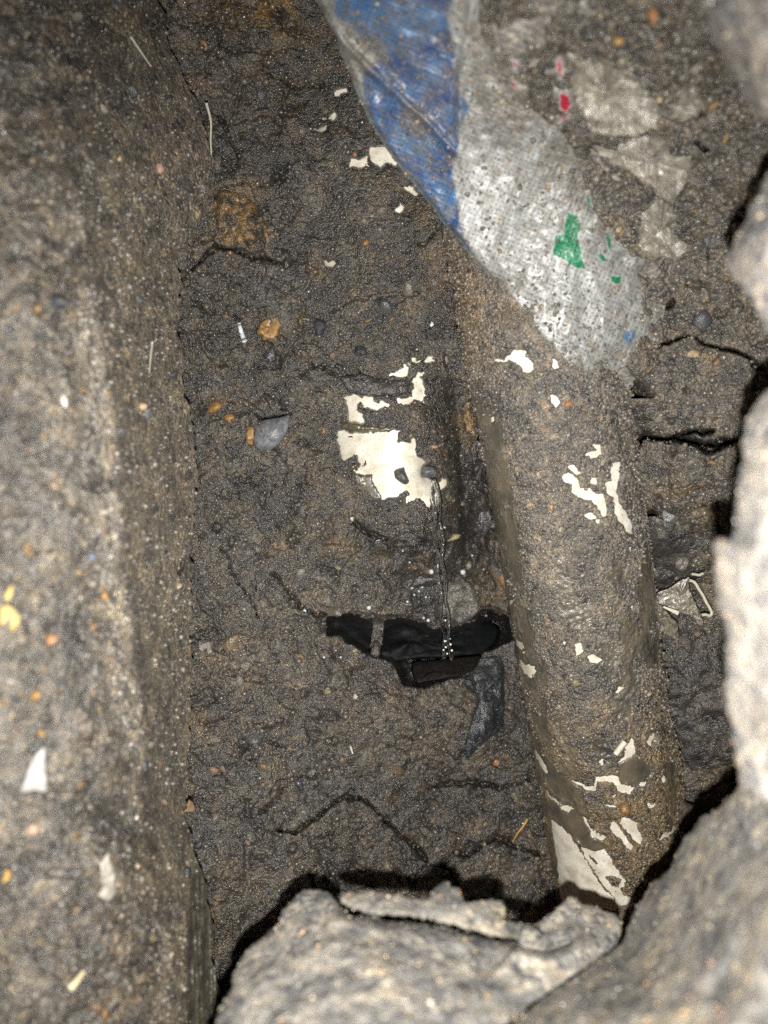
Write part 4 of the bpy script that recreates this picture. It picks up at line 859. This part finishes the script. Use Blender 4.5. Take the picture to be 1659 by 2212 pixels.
# clear plastic film scraps on the upper right soil
def film(poly, k, centre, label, seed, thick=.03, amp=1.0, lift=.32, flat=.1):
    yref = min(p[1] for p in poly) * .6 + max(p[1] for p in poly) * .4; Sc = float(S(centre[0], yref))
    o, _ = solid('plastic_film', poly, lambda x, y: np.minimum(S(x, y) - lift, Sc - lift + flat * (S(x, y) - Sc)) - .05, thick, n=260, nr=54, jit=4.0, seed=seed, freq=12, prof='flat', centre=centre, rel=lambda b3: amp * (.26 * fbm(b3, 1.3, 2, seed) + .34 * (1 - 2 * np.abs(fbm(b3, .75, 3, seed + 1))) + .05 * (1 - 2 * np.abs(fbm(b3 * [3, 1, 1], .6, 2, seed + 2)))), col=(1, 1, 1), mat=FILM, depth=.02)
    tag(o, label, 'plastic film', 'clear film scraps on the upper right soil'); return o
film(Q5([[(160,120),(250,130),(420,190),(600,260),(700,320),(830,430),(900,520),(930,600),(900,720),(760,800),(640,800),(520,790),(350,780),(320,640),(250,540),(200,350)]])[0], 0, (1310, 200), 'large crumpled clear film, the upper one beside the red print', 701, flat=.12)
film(Q5([[(380,880),(470,910),(560,920),(600,860),(700,820),(800,800),(900,810),(980,840),(1000,900),(1010,960),(1200,955),(1160,1100),(1130,1200),(1090,1270),(1040,1340),(930,1280),(820,1200),(700,1110),(560,1040),(440,960)]])[0], 0, (1395, 345), 'bright glossy folded film with sharp creases, just below the large upper film', 711, amp=1.0, lift=.40, flat=.02)
film(Q5([[(800,1290),(900,1310),(1020,1350),(1100,1400),(1080,1500),(1050,1600),(1100,1680),(1190,1700),(1120,1770),(1040,1805),(900,1790),(800,1755),(765,1700),(760,1600),(780,1450)]])[0], 0, (1425, 500), 'clear film half sunk in soil with a curved lower rim, above the small black pit', 721, lift=.30)
film(Q5([[(1180,380),(1260,440),(1290,560),(1240,640),(1150,680),(1050,660),(1000,560),(1080,480)]])[0], 0, (1490, 225), 'small clear film crumple to the right of the large upper film', 731)

# ------------------------------------------------------------------ water
def pt(x, y, D): return cam3(np.float64(x), np.float64(y), D)
leak = empty('water_stream', pt(955, 1220, 28.4), 'thin twisting stream of clear water falling from the broken pipe into the hollow', 'water')
yy = np.linspace(1036, 1424, 44); u = (yy - yy[0]) / (yy[-1] - yy[0])
xc = lin(yy, [(1036, 936), (1060, 940), (1130, 946), (1230, 953), (1330, 961), (1424, 968)])
for sgn, ph in ((1, 0.0), (-1, 0.4)):
    amp = 5.5 * np.abs(np.sin(u * 14 + ph)) * np.minimum(1, u * 6 + .6) + 2.6
    Dl = 28.2 + .9 * u - .10 * sgn * np.cos(u * 14)
    tube('strand', [pt(a + sgn * b_, y, dd) for a, b_, y, dd in zip(xc, amp, yy, Dl)], .085, WATER, leak, nseg=12, sub=3, rfun=lambda q: 1 - .3 * q + .25 * np.abs(np.sin(q * 40 + ph)))
ICO_V = None
def ico():
    t = (1 + 5**.5) / 2
    v = np.array([(-1,t,0),(1,t,0),(-1,-t,0),(1,-t,0),(0,-1,t),(0,1,t),(0,-1,-t),(0,1,-t),(t,0,-1),(t,0,1),(-t,0,-1),(-t,0,1)], float); v /= np.linalg.norm(v[0])
    fcs = np.array([(0,11,5),(0,5,1),(0,1,7),(0,7,10),(0,10,11),(1,5,9),(5,11,4),(11,10,2),(10,7,6),(7,1,8),(3,9,4),(3,4,2),(3,2,6),(3,6,8),(3,8,9),(4,9,5),(2,4,11),(6,2,10),(8,6,7),(9,8,1)])
    return v, fcs
def ico_sub(v, fcs):
    vs = list(map(tuple, v)); cache = {}; nf_ = []
    def midp(a, b_):
        k = (min(a, b_), max(a, b_))
        if k not in cache:
            m_ = (np.array(vs[a]) + np.array(vs[b_])) / 2; m_ /= np.linalg.norm(m_); vs.append(tuple(m_)); cache[k] = len(vs) - 1
        return cache[k]
    for a, b_, c in fcs:
        x, y, z = midp(a, b_), midp(b_, c), midp(c, a); nf_ += [(a, x, z), (b_, y, x), (c, z, y), (x, y, z)]
    return np.array(vs), np.array(nf_)
IV, IF = ico(); IV2, IF2 = ico_sub(IV, IF)
OV = np.array([(1,0,0),(-1,0,0),(0,1,0),(0,-1,0),(0,0,1),(0,0,-1)], float); OF = np.array([(0,2,4),(2,1,4),(1,3,4),(3,0,4),(2,0,5),(1,2,5),(3,1,5),(0,3,5)])
for (x, y, r) in [(961,1385,.075),(973,1392,.085),(963,1398,.07),(976,1405,.08),(966,1412,.065),(972,1380,.06),(958,1404,.06),(950,1262,.07),(962,1340,.06)]:
    make('droplet', pt(x, y, 28.9) + IV2 * r * .55, IF2, WHITE_GLINT, leak)  # white beads painted as the bright sparkles on the falling water
dropl = None
for (x, y, r) in [(797,1313,.12),(658,1320,.10),(932,1235,.14),(1000,1236,.15),(890,1270,.08),(902,1262,.07),(905,1277,.06),(912,1268,.07),(895,1285,.06),(920,1290,.06),(880,1300,.07),(1010,1290,.07),(1015,1310,.06),(1000,1325,.07),(990,1300,.06),(925,1340,.10),(915,1335,.08),(1030,1280,.06),(1005,1340,.06),(870,1190,.05),(935,1140,.06),(940,1125,.07),(960,1140,.07),(905,1395,.06),(1050,1330,.05),(736,1420,.06),(700,1420,.06),(885,1215,.05),(1045,1230,.05),(1020,1200,.06)]:
    Dz = float(wallD(x, y)) - .05
    c = pt(x, y, Dz)
    if dropl is None:
        dropl = make('water_droplet', c + IV2 * [1, 1, .32] * .085, IF2, GLINT_DROP); o = dropl; rb = r / .12
        dropl.scale = (rb,) * 3
    else:
        o = dropl.copy(); COL.objects.link(o); o.location = world(c); o.scale = (r / .12,) * 3
    tag(o, 'small round droplet with its glint painted white, on the wet soil around the leak', 'droplet', 'water droplets around the leak')

# ------------------------------------------------------------------ notable single finds
ICOL = dict(ochre=(.26,.145,.05), amber=(.24,.13,.04), dark=(.03,.032,.036), grey=(.085,.09,.095), pale=(.45,.42,.36), tan=(.34,.25,.15), brown=(.17,.10,.05), pink=(.40,.25,.18), rust=(.30,.14,.06), white=(.62,.6,.55), olive=(.2,.17,.08))
def surfD(on, x, y):
    if on == 'w': return float(wallD(x, y))
    if on == 'b': return float(bankD(x, y))
    if on == 's': return float(S(x, y)) - .25
    return float(cyl_depth(np.array(x, float), np.array(y, float), MA, MB, RP + .1))
def bead(name, on, x, y, rx, ry, colr, label, cat='pebble', rot=0., group=None, out=.25, seed=1, flat=.75):
    Dz = surfD(on, x, y); k = Dz / F
    V = IV2 * [1, 1, flat]
    V = V * (1 + .34 * vn(V * 1.3 + seed * 3.1, seed))[:, None] * [rx * k, ry * k, min(rx, ry) * k]
    c, s_ = math.cos(rot), math.sin(rot); V = V @ np.array([[c, s_, 0], [-s_, c, 0], [0, 0, 1]])
    o = make(name, pt(x, y, Dz - min(rx, ry) * k * out) + V, IF2, STONE, col=ICOL.get(colr, colr) if isinstance(colr, str) else colr, smooth=(colr in ('amber', 'pale')))
    return tag(o, label, cat, group)
def chip(name, on, poly, colr, label, cat, mat=PAPER, lift=.1, thick=.06, n=60, nr=8, rel=.15, seed=2, centre=None, jit=1.0):
    x0 = np.mean([p[0] for p in poly]); y0 = np.mean([p[1] for p in poly])
    if on == 'b':
        Df = lambda x, y: B(x, y) - lift - .18
    elif on == 's': Df = lambda x, y: S(x, y) - lift - .2
    else:
        D0 = surfD(on, x0, y0); Df = lambda x, y: D0 - lift + 0 * x
    o, _ = solid(name, poly, Df, thick, n=n, nr=nr, jit=jit, seed=seed, freq=8, prof='flat', centre=centre, rel=stonerel(rel, 900 + seed), col=ICOL.get(colr, colr) if isinstance(colr, str) else colr, mat=mat, depth=thick)
    return tag(o, label, cat)
def straw(name, on, pts, r, colr, label, cat='straw', lift=.08, rf=None):
    P_ = [pt(x, y, (surfD(on, x, y) if not isinstance(on, (int, float)) else on) - lift) for x, y in pts]
    o = tube(name, P_, r, FIBRE, col=colr, nseg=8, sub=4, rfun=rf or (lambda u: 1 - .5 * u))
    return tag(o, label, cat)
straw('straw', 'b', [(280,76),(295,98),(310,120),(326,143)], .045, (.42,.40,.32), 'pale straw lying slanted on the upper left bank', lift=.25)
straw('straw', 26.0, [(446,224),(452,245),(456,268),(455,300),(457,338)], .05, (.52,.49,.38), 'jointed white straw bridging the crack at the upper edge of the left bank')
straw('straw', 'b', [(329,740),(325,775),(322,812)], .04, (.45,.42,.33), 'thin pale straw pressed flat halfway down the left bank', lift=.2)
straw('straw', 'w', [(1140,1768),(1130,1785),(1118,1800),(1108,1818)], .055, (.42,.24,.07), 'orange straw on the wet soil left of the lower pipe', lift=.12)
straw('wood_splinter', 'b', [(396,1212),(392,1228),(387,1243)], .08, (.03,.022,.018), 'short black splinter with a rusty tip on the left bank edge', 'splinter', lift=.2)
straw('plastic_splinter', 'w', [(517,700),(521,716),(528,736)], .09, (.72,.74,.76), 'short white splinter beside the orange crumbs left of centre', 'splinter', lift=.15, rf=lambda u: .8 + .3 * u)
straw('plastic_rod', 'p', [(1330,1629),(1340,1615),(1351,1601)], .10, (.62,.58,.46), 'stubby white rod stuck on the pipe above the round brown mud blot', 'splinter', lift=.12, rf=lambda u: 1 + 0 * u)
straw('straw', 'w', [(756,1610),(762,1628)], .05, (.6,.6,.56), 'tiny white bristle in the soil left of the blue-black shard', lift=.1)
straw('straw', 'b', [(152,2135),(165,2120),(180,2100)], .10, (.55,.46,.28), 'flat yellowish straw near the bottom of the left bank', lift=.25)
chip('paper_scrap', 'b', K7([[(270,455),(275,600),(284,740),(240,738),(200,732),(105,752),(130,690),(148,640),(165,590),(185,545),(220,490)]])[0], (.36,.35,.33), 'triangular white paper scrap with a curved side on the lower left bank', 'paper scrap', lift=.14, rel=.12)
chip('paper_scrap', 'b', K7([[(650,1080),(668,1150),(682,1200),(688,1280),(695,1345),(650,1392),(610,1380),(568,1350),(620,1310),(612,1250),(598,1210),(588,1170),(620,1120)]])[0], (.40,.375,.32), 'ragged elongated cream paper scrap near the bottom of the left bank', 'paper scrap', lift=.12, rel=.5, jit=2)
chip('yellow_flake', 'b', K4([[(75,1500),(82,1560),(60,1600),(50,1622),(22,1592),(35,1545)]])[0], (.42,.31,.11), 'small yellow flake on the left edge of the bank, the upper of two', 'flake', lift=.1)
chip('yellow_flake', 'b', K4([[(-10,1640),(60,1628),(100,1670),(130,1705),(110,1760),(65,1805),(60,1760),(85,1710),(50,1685),(20,1720),(-10,1770)]])[0], (.42,.31,.11), 'curled yellow flake on the left edge of the bank, the lower of two', 'flake', lift=.1, centre=(25, 1330))
chip('yellow_flake', 'b', K7([[(10,1275),(25,1230),(30,1195),(68,1205),(60,1240),(30,1275)]])[0], (.45,.27,.08), 'orange-brown flake low on the left edge of the bank', 'flake', lift=.1)
chip('wood_chip', 'b', K7([[(1095,850),(1110,825),(1120,775),(1145,790),(1162,832),(1158,852)]])[0], (.48,.30,.17), 'small orange wood chip at the foot of the left bank', 'chip', lift=.3, thick=.15)
o, _ = solid('ochre_rock', [(470,405),(500,398),(522,410),(540,425),(560,455),(580,490),(577,515),(572,535),(548,556),(530,545),(515,538),(480,535),(460,520),(458,480),(465,440)], lambda x, y: 27.75 + 0 * x, .55, n=160, nr=26, jit=3, seed=15, freq=12, rel=stonerel(1.1, 801), mat=SOIL,
  colfun=lambda V: np.array((.06, .055, .05)) + (ss(fbm(V, .5, 4, 805), -.15, .25)[:, None]) * np.array((.17, .095, .02)), depth=.8)
tag(o, 'ochre and black crumbly rock wedged beside the upper left bank edge', 'rock')
chip('orange_crumb', 'w', [(552,718),(560,700),(575,688),(600,678),(608,700),(600,730),(572,738)], (.36,.21,.08), 'orange crumb right of the white splinter', 'crumb', STONE, lift=.12, thick=.2, rel=.8, jit=2.5)
chip('orange_crumb', 'w', [(640,690),(655,674),(672,680),(668,700),(650,706)], (.22,.14,.06), 'small brown crumb between the orange crumb and the black stone', 'crumb', STONE, lift=.1, thick=.15, rel=.5)
o, _ = solid('grey_stone', [(548,945),(552,925),(562,910),(590,903),(618,900),(628,905),(620,935),(602,960),(585,974),(560,972),(550,965)], lambda x, y: float(wallD(590, 935)) - .22 + 0 * x, .3, n=80, nr=12, jit=.8, seed=16, freq=10, rel=stonerel(.25, 811), col=(.12, .127, .136), mat=STONE, depth=.4)
tag(o, 'blue-grey scratched flat stone left of the broken pipe', 'stone')
chip('orange_crumb', 'w', [(530,935),(536,920),(550,918),(550,945),(546,965),(532,960)], (.33,.19,.07), 'orange crumb against the left side of the blue-grey stone', 'crumb', STONE, lift=.12, thick=.2, rel=.5)
o, _ = solid('grey_stone', D2([[(830,1400),(860,1375),(945,1352),(955,1400),(985,1470),(1002,1510),(970,1545),(930,1540),(870,1500),(838,1470)]])[0], lambda x, y: 28.15 + 0 * x, .35, n=60, nr=10, seed=17, rel=stonerel(.3, 815), col=(.085, .083, .084), mat=STONE, depth=.3)
tag(o, 'angular grey stone lodged on the cracked white socket', 'stone')
bead('pebble', 'w', 841, 1037, 9, 5, 'olive', 'small flat brown pebble left of the angular stone on the white socket', seed=2, out=.8)
o, _ = solid('grey_stone', D2([[(1125,1400),(1150,1350),(1210,1330),(1290,1350),(1310,1420),(1280,1465),(1210,1470),(1140,1450)]])[0], lambda x, y: 28.0 + 0 * x, .35, n=60, nr=10, seed=18, jit=1.5, freq=8, rel=stonerel(.6, 817), col=(.10, .10, .105), mat=STONE, depth=.3)
tag(o, 'rough grey stone right above where the water spills out', 'stone')
for k, a in enumerate([
 ('w',464,880,17,12,'amber','brown translucent pebble by the left bank, the larger left one of a touching pair',.5),('w',495,903,14,11,'amber','smaller right pebble of the touching brown pair near the left bank',.2),
 ('w',790,524,8,7,'amber','amber round bead in the soil left of the sack tip',0),('w',767,333,6,6,'rust','tiny rust bead just above the upper white pipe patch',0),
 ('b',344,366,9,12,'pink','pink triangular pebble on the upper left bank',.3),('b',362,383,4,7,'ochre','small ochre chip just right of the pink pebble',0),('b',258,342,7,6,'tan','round tan bead left of the pink pebble',0),
 ('b',120,653,27,16,'dark','large dark grey oval pebble, blurred, on the left bank',0),('b',81,666,9,7,'amber','yellow pebble touching the dark oval one',0),('b',109,1382,16,12,'rust','large reddish pebble on the left bank below the yellow flakes',.3),
 ('b',75,1502,15,11,'amber','orange-brown pebble on the left bank above the triangular paper',.4),('b',89,1584,7,9,'amber','orange bead just above the tip of the triangular paper',.4),('b',295,1766,6,6,'pale','pale round bead upper left of the wood chip',0),
 ('b',296,1871,8,6,'tan','tan bead between the cream scrap and the broken scar',0),('b',404,1886,11,12,'dark','black round pebble held in the scar of the left bank',0),('b',226,1287,8,9,'amber','small orange pebble level with the yellow flakes',0),('b',242,1297,9,6,'dark','small black pebble right beside the orange one',0),
 ('b',166,1235,12,9,'brown','brown pebble in the middle of the left bank',0),('b',135,867,12,16,'white','bright white chip high on the pale ridge of the left bank',.2),('b',197,1203,8,8,(.1,.13,.19),'blue-grey pebble on the left bank ridge',0),
 ('b',305,878,13,8,'tan','flat tan pebble right of the bank ridge',.1),('b',386,1266,9,6,'tan','peach pebble on the bank edge under the black splinter',.3),('b',70,1790,13,12,'pink','dull pink pebble below the triangular paper',0),
 ('w',780,757,15,11,'dark','black flat pebble above the white pipe patches',0),('w',584,765,15,20,'dark','black upright stone below the orange crumb',.4),('w',690,705,13,22,'dark','black pointed stone right of the small brown crumb',-.3),
 ('w',1499,764,15,10,'tan','salmon oval pebble in the dark soil right of the sack tip',-.1),('w',1411,751,9,8,'rust','orange pebble at the left end of the upper right crack',0),('p',1227,871,9,8,'rust','rust pebble on the pipe just below the sack tip',0),
 ('w',1412,30,11,20,'rust','blurred orange pebble near the top right',0),('w',1336,88,13,12,'amber','blurred yellow-brown pebble near the top right',0),('w',1424,215,8,7,'tan','tan bead right of the large upper film',0),
 ('p',1350,1748,14,14,'amber','big glossy orange bead on the lower muddy pipe',0),('p',1338,1771,5,5,'amber','little yellow bead below the big glossy orange one',0),('p',1397,1499,13,6,'tan','long tan seed on the right side of the pipe',.35),('p',1413,1511,6,4,'tan','small tan seed below the long one on the pipe',0),
 ('p',1243,1474,10,9,'olive','round olive pebble high on the lower pipe',0),('p',1432,1684,6,8,'pale','translucent pebble on the right side of the lower pipe',0),('p',1185,1345,7,5,'rust','small orange pebble on the left side of the pipe',.4),
 ('w',933,700,4,6,'white','tiny white bead in the soil left of the upper pipe',0),('w',757,962,6,5,'rust','small rust crumb over the white socket at its left',0),('w',1072,1648,8,7,'rust','orange pebble below the blue-black shard',0),
 ('w',700,931,4,6,'ochre','small ochre chip left of the white socket',0),('w',938,965,10,5,'ochre','orange flake at the upper right of the cracked socket',0),('w',981,1160,16,6,'olive','long olive pebble right of the falling water',.35),('w',1090,1255,14,22,'ochre','ochre lump in the shade left of the pipe',.2),
 ('w',731,1226,10,5,'olive','thin yellowish pebble left of the falling water',-.4),('w',815,1170,14,7,'dark','glossy black pebble below the socket',.5),('w',768,1505,7,7,'pale','pale pebble on the ledge below the hollow',0),('w',707,1493,9,8,'olive','yellow-brown pebble on the ledge left of the pale one',0)]):
    on, x, y, rx, ry, colr, lab, rot = a
    bead('pebble', on, x, y, rx, ry, colr, lab, rot=rot, seed=k + 3, out=.35)

# ------------------------------------------------------------------ loose pebbles and sand on every surface
PAL = np.array([(.05,.05,.052),(.08,.078,.075),(.10,.09,.075),(.13,.115,.09),(.17,.14,.10),(.22,.16,.09),(.27,.15,.05),(.32,.25,.16),(.36,.34,.29),(.19,.18,.165),(.12,.125,.13),(.26,.13,.07),(.5,.47,.42)])
PW_ = np.array([12,16,15,14,11,8,3,4,1.2,8,8,1.2,.4]); PW_ /= PW_.sum()
def rots(n):
    q = rng.normal(size=(n, 4)); q /= np.linalg.norm(q, axis=1, keepdims=True); w_, x, y, z = q.T
    return np.stack([np.stack([1-2*(y*y+z*z), 2*(x*y-z*w_), 2*(x*z+y*w_)], -1), np.stack([2*(x*y+z*w_), 1-2*(x*x+z*z), 2*(y*z-x*w_)], -1), np.stack([2*(x*z-y*w_), 2*(y*z+x*w_), 1-2*(x*x+y*y)], -1)], 1)
def grains(name, pos, nrm, r, parent, tintw=None, small=True, gain=1.0, sink=.25, tk=.72):
    n = len(pos); bv, bf = (OV, OF) if small else (IV, IF)
    sc3 = r[:, None] * rng.uniform(.65, 1.25, (n, 3))
    V = bv[None] * sc3[:, None]; V = np.einsum('nij,nkj->nki', rots(n), V)
    V = V + (pos + nrm * (r * (1 - 2 * sink))[:, None] * .6)[:, None]
    cc = PAL[rng.choice(len(PAL), n, p=PW_)] * rng.uniform(.75, 1.25, (n, 1)) * gain * .85
    if tintw is not None: cc = cc * (1 - tk) + tk * tintw * 1.15
    Fc = (bf[None] + (np.arange(n) * len(bv))[:, None, None]).reshape(-1, 3)
    return make(name, V.reshape(-1, 3), Fc, GRAIN, parent, col=np.repeat(np.clip(cc, 0, 1), len(bv), 0), kind='stuff')
def pick(mask, n, wt=None):
    idx = np.flatnonzero(mask.ravel()); 
    if wt is not None: p = wt.ravel()[idx]; p = p / p.sum()
    else: p = None
    return rng.choice(idx, min(n, len(idx)), replace=False, p=p)
def sizes(n, a, b_, k=2.6): 
    u = rng.random(n); return a * (1 - u * (1 - (a / b_)**k)) ** (-1 / k)
WN = gridnormals(PW)
cell = np.gradient(gx)[None] * np.gradient(gy)[:, None]
okW = (PX > 370) & (PX < 1659) & (PY > -30) & (PY < 2010) & (WM_ < -3) & (UNDER_ < .1) & (CS_ < -2) & (SMW_ < .3)
BNn = gridnormals(PB); okB = (BX > -30) & (BY > -30) & (BY < 2240) & (over == 0) & (BSM < .5) 
bw = np.gradient(BX, axis=1) * np.gradient(BY, axis=0)
okP = (PMx > 0) & (PMwm < -3) & (PMsl < .4) & (np.abs(PMth)[None] < 1.72) & (PMy < 2010) & (PMy > 500)
def run(tag_, P_, Nn, ok, n1, n2, parent, cols, wt, r1=(.028, .07), r2=(.06, .14), gain=1.0, sink=.25):
    for k, (n, rr, sm_) in enumerate(((n1, r1, True), (n2, r2, False))):
        i = pick(ok, n, wt); 
        grains('sand_grains', P_.reshape(-1, 3)[i], Nn.reshape(-1, 3)[i], sizes(len(i), *rr), parent, tintw=cols.reshape(-1, 3)[i] if cols is not None else None, small=sm_, gain=gain, sink=sink)
run('w', PW, WN, okW, 15000, 3600, soil_wall, CW_, cell)
run('b', PB, BNn, okB, 7000, 1300, soil_bank, BC, np.abs(bw), r1=(.022, .05), r2=(.045, .10))
run('p', PM, PMn, okP, 9000, 2200, main_pipe, pc[:, :250], None, r1=(.026, .055), r2=(.05, .10), sink=.12)
SN = gridnormals(PS); okS = (SX < 1400) & (SY > -20) & (polysd(SX, SY, exposed) > -5)
run('s', PS, SN, okS, 1500, 500, sack, None, np.clip(.5 + sdirt, .15, 3), r1=(.02, .045), r2=(.04, .09), gain=1.3)
for (Gc, n), par in zip(near, [o for o in bpy.data.objects if o.name.startswith(('soil_clod', 'soil_crust')) and o.type == 'MESH'][:6]): pass
clod_objs = {}
# pebbles one can pick out: parts of the soil they sit in
pebm = []
for k in range(8):
    V = IV2 * (1 + .42 * vn(IV2 * 1.5 + k * 5.3, k))[:, None] * np.array([1, rng.uniform(.6, .95), rng.uniform(.4, .7)])
    me = bpy.data.meshes.new('pebble'); me.from_pydata((V * .01).tolist(), [], IF2.tolist()); me.update()
    me.polygons.foreach_set('use_smooth', [k % 3 == 0] * len(me.polygons)); pebm.append(me)
PEBC = [(.06,.062,.066),(.10,.085,.065),(.16,.12,.07),(.23,.14,.06),(.22,.19,.15),(.10,.10,.10),(.18,.115,.075),(.15,.135,.11)]
pmats = []
for k, c in enumerate(PEBC): pmats.append(grain_material('pebble_stone', .3, attr=False, c=c, scale=8.0, var=.4, bumpd=.0004))
for me, mt in zip(pebm, pmats): me.materials.append(mt)
def pebbles(P_, Nn, ok, n, parent, wt, rr, nm='pebble', sink=0.):
    i = pick(ok, n, wt); Pp = world(P_.reshape(-1, 3)[i] + Nn.reshape(-1, 3)[i] * (.02 - sink * .14)); r = sizes(n, *rr, k=2.2)
    for k in range(len(i)):
        o = bpy.data.objects.new(nm, pebm[rng.integers(0, 8) if nm == 'pebble' else rng.choice([0, 0, 1, 5, 5, 2, 7])]); COL.objects.link(o); o.parent = parent
        o.location = Vector(Pp[k]) - Vector(parent['o']) if 'o' in parent else Pp[k]
        o.rotation_euler = rng.uniform(0, 6.28, 3); o.scale = (r[k],) * 3
pebbles(PW, WN, okW, 190, soil_wall, cell, (.11, .26))
pebbles(PW, WN, okW, 45, soil_wall, cell, (.24, .40), 'stone', 1.1)
pebbles(PB, BNn, okB, 130, soil_bank, np.abs(bw), (.08, .2))
for (Gc, n), o in zip(near, CLODS if 'CLODS' in globals() else []): pass
for o in list(COL.objects):
    if o.name.startswith(('soil_clod', 'soil_crust')): clod_objs[o['label'][:22]] = o
keys = ['large crumbly grey soi', 'thin jagged soil crust', 'broad blurred soil clo', 'pale overexposed soil ', 'blurred pale soil clod', 'blurred grey soil clod']
for (Gc, n), kk in zip(near, keys):
    o = clod_objs[kk]; Nn = gridnormals(Gc); x, y = proj(Gc); ok = (x > -40) & (x < 1700) & (y > -40) & (y < 2260)
    area = np.linalg.norm(np.cross(np.gradient(Gc, axis=1), np.gradient(Gc, axis=0)), axis=-1)
    i = pick(ok, n // 3, area); grains('sand_grains', Gc.reshape(-1, 3)[i], Nn.reshape(-1, 3)[i], sizes(len(i), .02, .05), o, small=False, gain=3.0)
